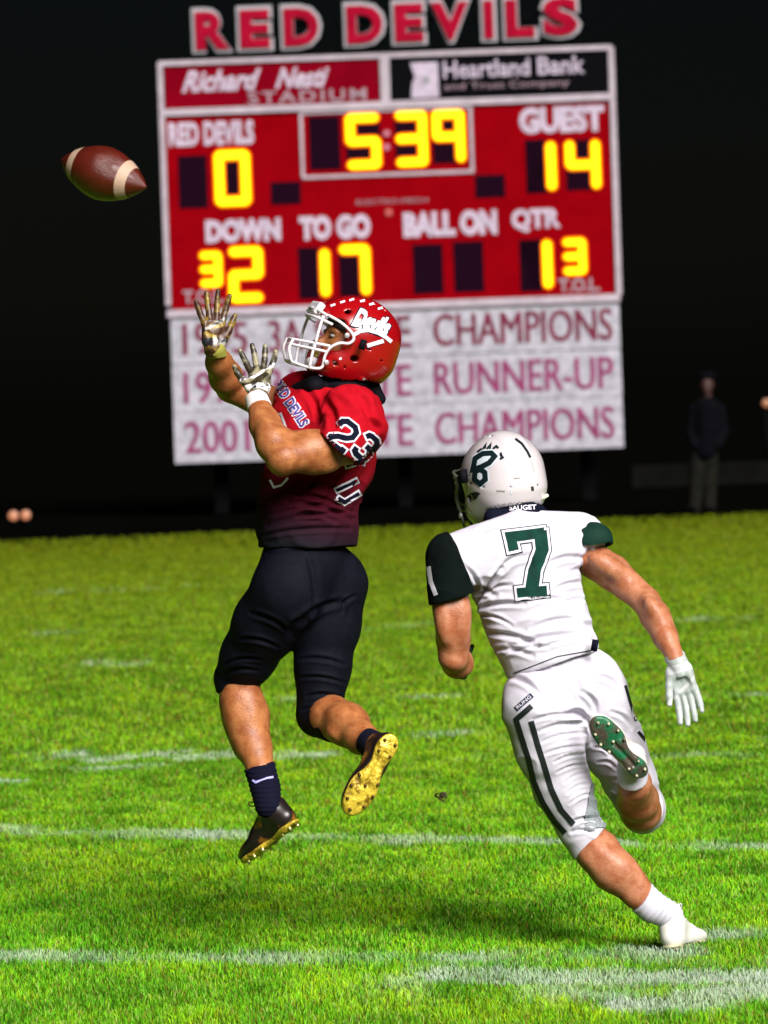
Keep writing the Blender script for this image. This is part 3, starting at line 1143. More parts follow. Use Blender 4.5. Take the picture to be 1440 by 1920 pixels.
def helmet(c, M, m_shell, m_mask, m_dark, parent, s=1.0, mask=True):
    pr = [
        (Ell((0, 0, .012), (.148, .122, .128)), .01),
        (Ell((-.035, 0, -.05), (.108, .110, .085)), .03),
        (Ell((.04, 0, -.080), (.098, .110, .074)), .035),
    ]
    inner = [(Ell((0, 0, .010), (.134, .108, .113)), .01), (Ell((-.03, 0, -.06), (.10, .097, .10)), .02), (Ell((.03, 0, -.085), (.095, .094, .085)), .02)]
    def ex(f):
        X, Y, Z = f.ax[0][:, None, None], f.ax[1][None, :, None], f.ax[2][None, None, :]
        sg = lambda t: 1 / (1 + np.exp(-np.clip(t, -30, 30)))
        # raised crown panel and a step behind the ear
        f.d -= (.0035 * sg((.042 - np.abs(Y)) / .003) * sg((Z - .02 + .3 * X) / .01)).astype(np.float32)
        f.d -= (.0022 * sg((Z + .03 - .25 * X) / .004) * sg((-X - .02) / .01)).astype(np.float32)
        g = Field(f.ax[0][[0]].tolist() + f.ax[1][[0]].tolist() + f.ax[2][[0]].tolist(), [f.ax[i][-1] - f.h * .5 for i in range(3)], f.h)
        g.d = np.full(f.d.shape, BIG, np.float32)
        g.ax = f.ax
        for p, k in inner: g.add(p, k)
        f.d = np.maximum(f.d, -g.d)
        f.cut((0, 0, -.130), (-.16, 0, -.987))
        f.sub(RBox((.178, 0, -.012), (.12, .3, .050), .02, rotd(8)), .004)
        f.sub(RBox((.200, 0, -.12), (.09, .3, .085), .02), .004)
        for sy in (-1, 1):
            f.sub(Ell((.010, sy * .118, -.052), (.014, .03, .010), rotd(12)), .002)
            f.sub(Ell((.062, sy * .112, -.085), (.011, .03, .007), rotd(-20)), .002)
            f.sub(Ell((.030, sy * .105, -.088), (.004, .03, .004)), .002)
            f.sub(Ell((.068, sy * .085, .080), (.012, .022, .006), rotd(30)), .002)
            f.sub(Ell((-.075, sy * .085, -.030), (.010, .03, .003)), .001)
            f.sub(Ell((-.02, sy * .112, -.010), (.012, .02, .0025)), .001)
            f.sub(Ell((-.122, sy * .045, -.045), (.02, .005, .005)), .001)
            for q in range(3):
                f.sub(Ell((.02 - q * .035, sy * .045, .125 - q * .004), (.008, .004, .012)), .001)
    V, Fc = sdf(pr, .0034, ex, pad=.02)
    V = relax(V, Fc, 1, .4)
    w = lambda V: loc2w(np.asarray(V) * s, M, c)
    hl = mkobj('helmet', w(V), Fc, m_shell, parent)
    # inner padding
    V, Fc = sdf([(Ell((-.012, 0, .008), (.118, .104, .108)), .01), (Ell((-.02, 0, -.05), (.095, .094, .075)), .02),
                 (Ell((.085, 0, -.05), (.10, .2, .075)), -.02), (Ell((0, 0, -.14), (.09, .075, .09)), -.02)], .006)
    mkobj('padding', w(V), Fc, m_dark, hl)
    if mask:
        r = .0048
        T = []
        def tb(pts, n=6, closed=False, rr=r):
            T.append(tube_vf([Vector(q) for q in w([tuple(p) for p in catmull(pts, n, closed)])], rr * s, 8, closed))
        for sy in (-1, 1):
            # side loop
            tb([(.128, sy * .092, .050), (.090, sy * .120, .040), (.052, sy * .131, .022), (.038, sy * .134, .004), (.048, sy * .132, -.014), (.074, sy * .126, -.022), (.096, sy * .118, -.044),
                (.102, sy * .108, -.075), (.098, sy * .104, -.108), (.115, sy * .096, -.120), (.150, sy * .072, -.124), (.178, sy * .036, -.122), (.186, 0, -.121)])
            tb([(.110, sy * .108, .026), (.135, sy * .090, .030), (.158, sy * .050, .034), (.166, 0, .035)])
            tb([(.128, sy * .088, .048), (.152, sy * .058, .056), (.165, 0, .060)])
            tb([(.098, sy * .114, -.040), (.135, sy * .096, -.045), (.170, sy * .062, -.050), (.192, sy * .034, -.053), (.198, 0, -.054)])
            tb([(.100, sy * .112, -.060), (.140, sy * .092, -.064), (.172, sy * .060, -.068), (.190, sy * .034, -.070), (.195, 0, -.071)])
            tb([(.140, sy * .083, .044), (.142, sy * .090, 0), (.140, sy * .093, -.045)], 4)
            tb([(.140, sy * .093, -.045), (.138, sy * .090, -.085), (.132, sy * .086, -.122)], 4)
            tb([(.196, sy * .034, -.053), (.200, sy * .034, -.085), (.180, sy * .036, -.122)], 4)
        v, f = join_vf(T)
        mk = mkobj('facemask', v, f, m_mask, hl)
        # front bumper plate with its small badge
        V, Fc = sdf([(RBox((.149, 0, .062), (.012, .050, .021), .006, rotd(-18)), .004)], .003)
        mkobj('front_bumper', w(V), Fc, m_mask, hl)
        for sy in (-1, 1):
            for (x, y, z) in ((.060, .128, .008), (.092, .113, -.092)):
                V, Fc = sdf([(Ell((x, sy * y, z), (.009, .005, .009)), .002)], .0018)
                mkobj('mask_clip', w(V), Fc, mat_clip, hl)
        # chin cup and straps
        V, Fc = sdf([(Ell((.098, 0, -.105), (.028, .036, .024)), .004), (Ell((.082, 0, -.096), (.026, .033, .022)), -.003)], .003)
        mkobj('chin_cup', w(V), Fc, m_mask, hl)
        for sy in (-1, 1):
            v, f = tube_vf([Vector(q) for q in w([(.095, sy * .034, -.10), (.075, sy * .075, -.092), (.05, sy * .112, -.065)])], .0045 * s, 6)
            mkobj('chin_strap', v, f, m_mask, hl)
    return hl


mat_clip = mat('mask_clip', (0.55, 0.53, 0.55), 0.35, 0.6)
M_white = mat('white_cloth', (0.54, 0.515, 0.59), 0.9, noise=0.10, nscale=9, detail=8, bump=0.30, bscale=380, spec=0.05)
M_navy = mat('navy_print', (0.003, 0.004, 0.013), 0.8, spec=.08)
M_wprint = mat('white_print', (0.55, 0.53, 0.60), 0.8, spec=.1)
M_black = mat('black_cloth', (0.003, 0.0032, 0.006), 0.75, noise=0.3, nscale=40, bump=0.15, bscale=600, spec=.1)
M_eye = mat('eye_white', (0.30, 0.28, 0.26), 0.35)
M_iris = mat('eye_iris', (0.03, 0.015, 0.008), 0.2)

def skin_mat(name, a, b):
    return mat(name, a, 0.44, col2=b, nscale=30, bump=0.2, bscale=170, sss=0.10, spec=0.38, detail=9, sharp=(.36, .64))

M_skinA = skin_mat('skin_tan', (0.36, 0.135, 0.045), (0.23, 0.068, 0.02))
M_skinB = skin_mat('skin_pink', (0.40, 0.165, 0.085), (0.29, 0.088, 0.036))


def eyes(c, M, parent, s=1.0):
    for sy in (-1, 1):
        p = Vector(c) + M @ Vector((.077, sy * .031, -.004)) * s
        V, Fc = sdf([(Ell((0, 0, 0), (.0115, .0120, .0062)), .002)], .002, pad=.008)
        e = mkobj('eye', loc2w(V, M, p), Fc, M_eye, parent)
        V, Fc = sdf([(Ell((.0082, 0, 0), (.0045, .0055, .0052)), .002)], .0014, pad=.006)
        mkobj('iris', loc2w(V, M, p), Fc, M_iris, e)


# ================================================================== PLAYER IN RED
RY = 13.42
b0 = P(560, 1808, RY); b0.z = 0
red = empty('person', b0, 'player in red number 23 jersey leaping with both gloved hands raised for the ball', 'person')

HR = P(662, 641, 13.43)
MR = frame_m((-math.cos(math.radians(20)) * math.cos(math.radians(17)), -math.cos(math.radians(20)) * math.sin(math.radians(17)), math.sin(math.radians(20))),
             (math.sin(math.radians(20)), 0.03, math.cos(math.radians(20))))

# joints
Ls, Le, Lw = P(652, 832, 13.20), P(527, 862, 13.08), P(481, 748, 13.24)
Rs, Re, Rw = P(560, 765, 13.68), P(432, 728, 13.74), P(404, 660, 13.56)
Rh, Rk, Rc, Ra = P(622, 1110, 13.47), P(600, 1345, 13.46), P(648, 1358, 13.33), P(702, 1398, 13.13)
Lh, Lk, Lc, La = P(537, 1112, 13.35), P(446, 1275, 13.54), P(457, 1345, 13.50), P(499, 1486, 13.38)

bp_ = head_prims(HR, MR)
bp_ += chain([P(662, 690, 13.44), P(632, 760, 13.44)], [.062, .075], .03)
bp_ += chain([P(632, 760, 13.44), P(600, 900, 13.43), P(575, 1060, 13.42)], [.085, .10, .095], .03)
bp_ += chain([P(640, 800, 13.35), Ls, P(588, 848, 13.14), Le + Vector((.012, 0, .005))], [.05, .062, .0625, .050], .012)
bp_ += chain([Le, P(514, 832, 13.12), P(497, 795, 13.18), Lw], [.044, .0565, .048, .031], .016)
bp_ += chain([P(600, 785, 13.58), Rs, P(495, 752, 13.72), Re], [.05, .05, .054, .045], .012)
bp_ += chain([Re, P(424, 708, 13.69), P(411, 680, 13.62), Rw], [.042, .053, .043, .026], .016)
bp_ += chain([Rh, P(610, 1230, 13.47), Rk], [.08, .07, .056], .02)
bp_ += chain([Rk, P(622, 1345, 13.39), Rc, P(676, 1383, 13.22), Ra], [.056, .066, .066, .050, .037], .02)
bp_ += chain([Lh, P(490, 1190, 13.45), Lk], [.08, .07, .056], .02)
bp_ += chain([Lk, P(453, 1315, 13.51), Lc + Vector((.008, 0, 0)), P(478, 1405, 13.45), P(490, 1445, 13.41), La], [.058, .067, .071, .053, .042, .038], .02)
bp_ += [(Ell(P(582, 832, 13.13), (.08, .040, .036), rotd(14)), .03), (Ell(P(590, 868, 13.14), (.07, .038, .028), rotd(8)), .03),
        (Ell(P(508, 822, 13.12), (.030, .036, .062), rotd(-18)), .025), (Ell(P(532, 880, 13.085), (.022, .022, .018)), .02),
        (Ell(P(466, 1345, 13.475), (.038, .042, .10), rotd(4)), .035), (Ell(P(444, 1350, 13.48), (.028, .040, .11), rotd(-4)), .04),
        (Ell(P(652, 1348, 13.295), (.06, .05, .038), rotd(20)), .035), (Ell(P(641, 1380, 13.28), (.05, .045, .028), rotd(25)), .02)]
V, Fc = sdf(bp_, .005)
V = relax(V, Fc, 2)
N = vnormals(V, Fc)
V = V + N * (.0016 * vnoise(V * [22, 22, 16], 1.0, 31))[:, None]
body = mkobj('body', V, Fc, M_skinA, red)
eyes(HR, MR, red)

# jersey: red at the shoulders fading to charcoal at the hem, the fade darkened to mimic under-arm shade
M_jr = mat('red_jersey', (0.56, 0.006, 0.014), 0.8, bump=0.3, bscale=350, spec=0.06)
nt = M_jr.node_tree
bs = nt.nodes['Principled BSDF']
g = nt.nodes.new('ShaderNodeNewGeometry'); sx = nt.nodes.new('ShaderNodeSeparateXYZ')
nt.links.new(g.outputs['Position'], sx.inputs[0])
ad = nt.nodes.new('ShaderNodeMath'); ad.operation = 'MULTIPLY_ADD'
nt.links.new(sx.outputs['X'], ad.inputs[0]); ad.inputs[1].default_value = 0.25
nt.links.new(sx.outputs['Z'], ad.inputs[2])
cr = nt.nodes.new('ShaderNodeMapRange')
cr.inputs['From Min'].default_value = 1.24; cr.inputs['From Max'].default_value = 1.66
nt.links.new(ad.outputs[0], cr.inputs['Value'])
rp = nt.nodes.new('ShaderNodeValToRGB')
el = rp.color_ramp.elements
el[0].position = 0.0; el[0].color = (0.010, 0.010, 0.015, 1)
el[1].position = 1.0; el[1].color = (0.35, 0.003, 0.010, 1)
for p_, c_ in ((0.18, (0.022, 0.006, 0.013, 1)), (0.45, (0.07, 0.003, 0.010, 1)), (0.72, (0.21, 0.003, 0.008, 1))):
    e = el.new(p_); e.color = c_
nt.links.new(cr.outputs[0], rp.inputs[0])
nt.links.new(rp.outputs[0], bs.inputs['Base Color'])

jp = [
    (Ell(P(604, 838, 13.43), (.168, .185, .20), rotd(-14)), .03),
    (Ell(P(577, 955, 13.42), (.150, .150, .215), rotd(-8)), .06),
    (Ell(P(572, 1015, 13.42), (.138, .142, .19)), .08),
    (Ell(P(664, 789, 13.26), (.098, .095, .120), rotd(-20)), .03),
    (Ell(P(568, 748, 13.64), (.09, .085, .09)), .03),
    (Ell(P(640, 770, 13.44), (.115, .17, .085), rotd(-16)), .04),
    (Ell(P(545, 770, 13.50), (.055, .12, .07)), .04),
    (Cone(P(664, 800, 13.23), P(636, 838, 13.15), .088, .086, (capcut(P(632, 852, 13.16), (-.55, -.12, -.80)),)), .012),
    (Cone(P(560, 752, 13.68), P(535, 757, 13.71), .078, .080, (capcut(P(533, 757, 13.7), (-1, .2, 0)),)), .012),
    (Cone(P(634, 848, 13.145), P(570, 862, 13.09), .066, .068), -.004),
]
jseg = [(505, 965, 655, 945, 13.3, .005, .005), (495, 995, 600, 975, 13.3, .004, .004), (545, 925, 650, 955, 13.3, .006, .006), (610, 860, 560, 930, 13.25, .009, .008), (690, 860, 655, 930, 13.25, .009, .008), (690, 780, 712, 830, 13.2, .007, .006), (625, 770, 615, 815, 13.2, .008, .006), (575, 735, 600, 800, 13.2, .010, .007),
        (500, 985, 660, 960, 13.3, .006, .005), (490, 1005, 655, 992, 13.3, .006, .005), (540, 940, 660, 975, 13.3, .008, .006), (560, 965, 630, 975, 13.3, .008, .006),
        (650, 730, 700, 800, 13.2, .012, .006), (600, 740, 640, 830, 13.2, .012, .007), (668, 735, 690, 770, 13.2, .010, .005), (640, 880, 600, 950, 13.3, .012, .008), (560, 900, 640, 930, 13.25, .012, .008)]
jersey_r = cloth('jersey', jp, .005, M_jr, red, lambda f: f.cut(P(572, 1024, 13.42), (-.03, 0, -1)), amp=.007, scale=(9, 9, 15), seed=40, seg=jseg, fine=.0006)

pp = [
    (Ell(P(570, 1056, 13.42), (.136, .150, .14)), .02),
    (Ell(P(620, 1094, 13.47), (.108, .115, .115)), .04),
    (Ell(P(543, 1100, 13.34), (.110, .110, .12)), .04),
]
cR = capcut(P(634, 1356, 13.37), (.55, -.75, -.18))
cL = capcut(P(449, 1300, 13.52), (-.06, -.15, -.98))
pp += chain([Rh + Vector((0, 0, .02)), P(612, 1170, 13.47), P(605, 1250, 13.46), P(598, 1340, 13.46)], [.112, .104, .086, .0715], .03)
pp += chain([P(598, 1340, 13.46), P(627, 1352, 13.38)], [.0715, .069], .01, (cR,))
pp += chain([P(535, 1115, 13.35), P(500, 1170, 13.42), P(466, 1230, 13.49), P(443, 1272, 13.54)], [.112, .104, .086, .071], .03)
pp += chain([P(443, 1272, 13.54), P(450, 1315, 13.52)], [.070, .072], .01, (cL,))
pseg = [(470, 1150, 545, 1185, 13.3, .007, .005), (450, 1200, 520, 1215, 13.3, .006, .005), (420, 1250, 490, 1240, 13.3, .005, .004), (560, 1240, 645, 1250, 13.3, .006, .004), (558, 1275, 645, 1285, 13.3, .005, .004), (565, 1335, 620, 1345, 13.3, .005, .004), (500, 1040, 650, 1034, 13.3, .004, .004), (575, 1030, 590, 1150, 13.3, .010, .004), (640, 1150, 665, 1120, 13.3, .006, .004),
        (560, 1165, 640, 1130, 13.3, .010, .006), (545, 1190, 575, 1160, 13.3, .012, .008), (575, 1310, 640, 1315, 13.3, .006, .004), (420, 1270, 480, 1262, 13.3, .006, .004)]
M_pant = mat('black_pants', (0.0042, 0.0048, 0.0095), 0.65, noise=0.35, nscale=50, bump=0.3, bscale=500, spec=0.07)
pants_r = cloth('pants', pp, .005, M_pant, red, lambda f: f.cut(P(572, 1008, 13.42), (0.03, 0, 1)), amp=.002, scale=(9, 9, 9), seed=50, seg=pseg)

# black collar and neck strap
V, Fc = sdf([(Cone(P(600, 726, 13.40), P(690, 722, 13.46), .030, .028), .02), (Cone(P(690, 722, 13.46), P(712, 748, 13.46), .034, .02), .02), (Cone(P(590, 722, 13.36), P(560, 735, 13.44), .03, .03), .02), (Ell(P(640, 722, 13.44), (.09, .095, .036)), .02)], .005)
mkobj('undershirt_collar', V, Fc, M_black, red)

# helmet
M_hr = mat('red_helmet', (0.28, 0.0016, 0.004), 0.25, coat=0.5, noise=0.12, nscale=8)
M_maskw = mat('white_mask', (0.66, 0.62, 0.66), 0.35)
M_pad = mat('helmet_padding', (0.01, 0.01, 0.012), 0.8)
hel_r = helmet(HR, MR, M_hr, M_maskw, M_pad, red, 1.0)
tr = bvh_of(hel_r)
tx = text_px('Devils', 697, 605, 76, 42, 19, off=0.08, shear=0.3)
print_on('decal_edge', tx, tr, 12.9, M_navy, hel_r, .0012, 5)
tx = text_px('Devils', 697, 605, 71, 37, 19, off=0.055, shear=0.3)
print_on('decal', tx, tr, 12.9, M_wprint, hel_r, .0026, 5)
arc = [(663, 628), (675, 621), (690, 619), (708, 624), (722, 632), (733, 641)]
print_on('decal_swash', stroke2d(arc, 7), tr, 12.9, M_wprint, hel_r, .0030, 5)
print_on('decal_strap', stroke2d([(688, 648), (718, 639)], 7.5), tr, 12.9, M_wprint, hel_r, .0040, 5)
for k, (x, y) in enumerate(((620, 574), (638, 568), (655, 564), (675, 566), (692, 572), (708, 580))):
    print_on('crown_badge', stroke2d([(x, y), (x + 9, y - 3)], 4), tr, 12.9, M_wprint, hel_r, .0016, 5)
v, f = box_vf(P(680, 646, 13.28), (.009, .006, .016), MR)
mkobj('strap_buckle', v, f, M_black, hel_r)
# nape bumper with white stripes
V, Fc = sdf([(Cone(P(676, 704, 13.36), P(722, 695, 13.44), .017, .015), .02), (Cone(P(722, 695, 13.44), P(735, 684, 13.5), .015, .010), .02)], .003)
nb = mkobj('nape_bumper', V, Fc, M_hr, hel_r)
tn = bvh_of(nb)
print_on('bumper_stripe', stroke2d([(676, 699), (712, 693)], 4), tn, 12.9, M_wprint, nb, .001, 4)
print_on('bumper_stripe', stroke2d([(680, 711), (716, 705)], 4), tn, 12.9, M_wprint, nb, .001, 4)
# gold mouthguard between the bars
M_gold = mat('gold_mouthguard', (0.75, 0.5, 0.08), 0.25, 0.7, col2=(0.03, 0.02, 0.01), nscale=60)
V, Fc = sdf([(Ell((.098, 0, -.068), (.018, .036, .018)), .004)], .003)
mkobj('mouthguard', loc2w(V, MR, HR), Fc, M_gold, red)

# numbers and lettering on the jersey
tj = bvh_of(jersey_r)
TWO = [(.12, .70), (.14, .84), (.30, .93), (.70, .93), (.88, .82), (.88, .62), (.72, .50), (.35, .36), (.14, .22), (.14, .07), (.88, .07), (.88, .20)]
THREE = [(.12, .78), (.20, .90), (.36, .94), (.70, .94), (.87, .83), (.87, .62), (.72, .52), (.45, .52), (.72, .50), (.87, .40), (.87, .18), (.70, .06), (.32, .06), (.14, .12), (.12, .25)]
THREE = [THREE[i] for i in (0, 1, 2, 3, 4, 5, 6, 7)], [THREE[i] for i in (8, 9, 10, 11, 12, 13, 14)]

def number(paths, cx, cy, w, h, ang, sw, tree, Y0, parent, cols, shear=0.0, step=5, off0=.0012):
    a = math.radians(ang)
    for li, (ew, mm, nm) in enumerate(cols):
        for pi, path in enumerate(paths):
            q = []
            for (x, y) in path:
                X = (x - .5) * w + shear * (y - .5) * h; Y = (.5 - y) * h
                q.append((cx + X * math.cos(a) - Y * math.sin(a), cy + X * math.sin(a) + Y * math.cos(a)))
            print_on(nm, stroke2d(q, sw + ew, cap=ew / 2), tree, Y0, mm, parent, off0 + .0012 * li + .0004 * pi, step)

NC = [(11, M_navy, 'number_edge'), (7, M_wprint, 'number_outline'), (0, M_navy, 'number')]
number([TWO], 643, 816, 44, 58, 38, 10, tj, 12.7, jersey_r, NC[1:])
number(list(THREE), 686, 838, 34, 50, 42, 10, tj, 12.7, jersey_r, NC[1:])
# chest wording and the edge of the chest number
print_on('lettering_edge', text_px('RED DEVILS', 546, 757, 100, 24, 57, off=.09), tj, 12.7, M_wprint, jersey_r, .0015, 5)
print_on('lettering', text_px('RED DEVILS', 546, 757, 96, 19, 57, off=.03), tj, 12.7, mat('violet_print', (.05, .03, .20), .7), jersey_r, .003, 5)
number([[(.1, .9), (.6, .9), (.6, .1)]], 527, 805, 26, 50, -20, 12, tj, 12.7, jersey_r, NC[1:])
print_on('number_outline', stroke2d([(507, 900), (514, 914), (528, 910), (541, 896)], 4), tj, 12.7, M_wprint, jersey_r, .002, 4)
# back number seen almost edge-on
number([[(.2, .95), (.9, .80), (.8, .62)]], 668, 880, 44, 34, -28, 7, tj, 12.7, jersey_r, NC[1:])
number([[(.1, .6), (.9, .85)], [(.1, .3), (.3, .1), (.9, .35)]], 652, 921, 50, 48, -10, 6, tj, 12.7, jersey_r, NC[1:])

# gloves, wristband
M_glb = mat('glove_black', (0.012, 0.012, 0.015), 0.35, col2=(0.35, 0.33, 0.30), nscale=42, sharp=(.52, .60))
M_glg = mat('glove_gold', (0.27, 0.18, 0.022), 0.45, 0.1, col2=(0.045, 0.016, 0.006), nscale=30, sharp=(.36, .52))
M_glw = mat('glove_strap', (0.70, 0.68, 0.66), 0.5, col2=(0.02, 0.02, 0.03), nscale=60, sharp=(.5, .58))
M_glp = mat('glove_pale', (0.27, 0.24, 0.15), 0.45, 0.05, col2=(0.03, 0.022, 0.01), nscale=36, sharp=(.38, .52))
glove_l, _ = hand('glove', P(485, 738, 13.25), (0.08, .80, 1.0), (-.25, -.9, .6), False, M_glb, red, (.42, .16, -.10, -.40), (.30, .22, .20, .26), (.75, .60, .30), .92,
                  mats=[M_glb, M_glp, M_glw], cuff=(0, 0, -.012), label='pale palm glove with black wrist on the nearer hand')
glove_r, _ = hand('glove', P(401, 652, 13.55), (0.0, .35, 1.0), (.25, -.95, .3), True, M_glb, red, (.26, .06, -.14, -.40), (.20, .12, .12, .16), (.95, .50, .15), .95,
                  mats=[M_glb, M_glg, M_glb], cuff=(.0, .01, -.014), label='gold and black glove on the farther hand')
M_band = mat('wristband', (0.64, 0.59, 0.58), 0.8, bump=.2, bscale=500)
dw = (Lw - P(497, 795, 13.18)).normalized()
bandc = P(483, 754, 13.235)
V, Fc = sdf([(Cone(bandc - dw * .024, bandc + dw * .020, .039, .0355, (capcut(bandc - dw * .026, -dw), capcut(bandc + dw * .022, dw))), .004)], .003)
mkobj('wristband', V, Fc, M_band, red)
V, Fc = sdf([(Cone(P(406, 668, 13.575), P(403, 655, 13.555), .034, .033, (capcut(P(406, 669, 13.57), (-.0, .2, -1)),)), .004)], .003)
mkobj('wristband', V, Fc, mat('wristband_olive', (0.25, 0.24, 0.03), 0.8), red, label='olive and white band on the farther wrist')

# socks and boots
M_sock = mat('black_sock', (0.004, 0.004, 0.014), 0.9, spec=.1, bump=0.3, bscale=500)
V, Fc = sdf(chain([P(485, 1432, 13.42), P(497, 1475, 13.39), P(503, 1510, 13.37)], [.051, .0465, .043], .01, (capcut(P(485, 1436, 13.42), (-.25, .1, .95)),)), .004)
V = V + vnormals(V, Fc) * (.0012 * np.sin(V[:, 2] * 420))[:, None]
sock = mkobj('sock', V, Fc, M_sock, red)
print_on('sock_mark', stroke2d([(474, 1463), (480, 1467), (500, 1459), (512, 1457)], 3.5), bvh_of(sock), 12.7, mat('mark_violet', (.35, .33, .75), .6), sock, .002, 4)
dR = (Ra - P(676, 1383, 13.22)).normalized()
V, Fc = sdf(chain([P(688, 1390, 13.18), Ra, Ra + dR * .04], [.043, .043, .042], .01, (capcut(P(686, 1389, 13.185), -dR),)), .004)
sock2 = mkobj('sock', V, Fc, M_sock, red)

M_boot = mat('boot_black', (0.010, 0.006, 0.006), 0.35, col2=(0.28, 0.11, 0.012), nscale=14, sharp=(.56, .66))
M_gsole = mat('gold_sole', (0.72, 0.52, 0.05), 0.32, 0.35, col2=(0.20, 0.12, 0.008), nscale=42, sharp=(.45, .66), bump=.7, bscale=60)
M_gstud = mat('gold_stud', (0.85, 0.75, 0.35), 0.25, 0.8)
fL = P(462, 1592, 13.52) - P(540, 1528, 13.37)
sh1, _, _ = shoe('boot', P(506, 1506, 13.39), fL, (-.62, .35, .70), red, M_boot, M_gsole, M_gstud, .29)
fR = P(672, 1515, 13.10) - P(745, 1382, 13.10)
sh2, _, _ = shoe('boot', Ra + Vector((.012, -.015, 0)), fR, (-.22, .95, .05), red, M_boot, M_gsole, mat('dark_stud', (.10, .05, .01), .4, .5), .285)

# ================================================================== PLAYER IN WHITE
b1 = P(1235, 1780, 13.33); b1.z = 0
wht = empty('person', b1, 'player in white number 7 jersey and white helmet running with one foot planted', 'person')
HW = P(943, 897, 13.50)
ya = math.radians(24)
fw = Vector((-math.sin(ya) * .97, math.cos(ya) * .97, -.16))
MW = frame_m(fw, (-.08, .12, 1))

wLs, wLe, wLw = P(842, 1050, 13.25), P(850, 1232, 13.26), P(862, 1254, 13.48)
wRs, wRe, wRw = P(1095, 1040, 13.48), P(1212, 1128, 13.34), P(1268, 1236, 13.20)
wLh, wLk, wLc, wLa = P(1010, 1320, 13.30), P(1094, 1565, 13.36), P(1150, 1632, 13.31), P(1250, 1711, 13.32)
wRh, wRk, wRc, wRa = P(1110, 1320, 13.42), P(1204, 1528, 13.63), P(1196, 1500, 13.46), P(1185, 1446, 13.265)

bw = head_prims(HW, MW)
bw += chain([P(955, 930, 13.48), P(978, 1000, 13.44)], [.064, .078], .03)
bw += chain([P(978, 1010, 13.44), P(990, 1080, 13.42), P(1045, 1270, 13.38)], [.09, .09, .085], .03)
bw += chain([P(890, 1040, 13.3), wLs, P(846, 1140, 13.24), P(850, 1200, 13.25), wLe], [.045, .055, .057, .052, .044], .012)
bw += chain([wLe, P(858, 1243, 13.33), wLw], [.042, .047, .030], .02)
bw += chain([P(1070, 1030, 13.46), wRs, P(1150, 1075, 13.42), wRe], [.045, .058, .055, .043], .012)
bw += chain([wRe, P(1228, 1155, 13.30), P(1248, 1195, 13.25), wRw], [.041, .046, .038, .026], .016)
bw += chain([wLh, P(1045, 1430, 13.33), wLk], [.08, .07, .056], .02)
bw += chain([wLk, P(1120, 1596, 13.335), wLc, P(1195, 1675, 13.30), wLa], [.056, .066, .066, .046, .028], .02)
bw += chain([wRh, P(1160, 1430, 13.52), wRk], [.08, .066, .054], .02)
bw += chain([wRk, P(1202, 1520, 13.54), wRc, P(1190, 1470, 13.32), wRa], [.054, .062, .063, .05, .037], .02)
bw += [(Ell(P(1140, 1062, 13.36), (.075, .036, .034), rotd(32)), .025), (Ell(P(1232, 1150, 13.27), (.028, .034, .062), rotd(-32)), .022), (Ell(P(1214, 1122, 13.30), (.018, .016, .018)), .018),
       (Ell(P(1156, 1620, 13.285), (.036, .044, .10), rotd(-52)), .035), (Ell(P(1136, 1634, 13.29), (.032, .040, .09), rotd(-52)), .03),
       (Ell(P(834, 1165, 13.20), (.030, .034, .07)), .025), (Ell(P(866, 1160, 13.21), (.026, .03, .07)), .025), (Ell(P(848, 1240, 13.235), (.022, .02, .02)), .02)]
V, Fc = sdf(bw, .005)
V = relax(V, Fc, 2)
N = vnormals(V, Fc)
V = V + N * (.0016 * vnoise(V * [22, 22, 16], 1.0, 33))[:, None]
body_w = mkobj('body', V, Fc, M_skinB, wht)
eyes(HW, MW, wht)

sleeveL = capcut(P(850, 1122, 13.22), (.25, 0, -.97))
jw = [
    (Cone(P(860, 1052, 13.28), P(975, 1020, 13.40), .088, .105), .03),
    (Cone(P(975, 1020, 13.40), P(1085, 1012, 13.49), .105, .088), .03),
    (Ell(P(980, 1075, 13.41), (.175, .125, .17), rotd(-8)), .04),
    (Ell(P(1005, 1160, 13.39), (.165, .122, .17), rotd(-12)), .05),
    (Ell(P(1032, 1225, 13.37), (.157, .128, .12), rotd(-12)), .04),
]
hem = lambda f: f.cut(P(1042, 1241, 13.37), (.26, 0, -.965))
wseg = [(1020, 1215, 1112, 1205, 13.2, .005, .005), (940, 1235, 1030, 1215, 13.2, .005, .005), (895, 1160, 960, 1175, 13.2, .005, .005), (1050, 1140, 1108, 1130, 13.2, .005, .004), (1060, 985, 1110, 1010, 13.2, .007, .004), (870, 1060, 900, 1120, 13.2, .006, .005), (1110, 1010, 1100, 1050, 13.2, .006, .004), (905, 1120, 960, 1100, 13.2, .006, .005),
        (880, 1172, 942, 1068, 13.2, .007, .009), (942, 1068, 990, 1045, 13.2, .009, .005), (885, 1150, 985, 1135, 13.2, .007, .007), (985, 1135, 1060, 1128, 13.2, .006, .004),
        (905, 1192, 1010, 1212, 13.2, .008, .007), (960, 1215, 1100, 1192, 13.2, .008, .007), (925, 1225, 1000, 1232, 13.2, .007, .006), (1040, 1110, 1108, 1100, 13.2, .007, .006),
        (1030, 1060, 1100, 1052, 13.2, .008, .006), (1090, 1170, 1118, 1195, 13.2, .007, .007), (870, 1105, 930, 1120, 13.2, .008, .006), (1075, 1075, 1106, 1085, 13.2, .007, .005),
        (890, 1010, 950, 985, 13.2, .010, .004), (1000, 1180, 1090, 1165, 13.2, .007, .004)]
jersey_w = cloth('jersey', jw, .005, M_white, wht, hem, amp=.0065, scale=(9, 8, 12), seed=60, seg=wseg, fine=.0004)
M_green = mat('dark_green_cloth', (0.003, 0.026, 0.017), 0.75, spec=.15, bump=.1, bscale=500, noise=.3, nscale=20)
M_greenb = mat('black_green_cloth', (0.0015, 0.0045, 0.004), 0.85, spec=.08, noise=.3, nscale=20)
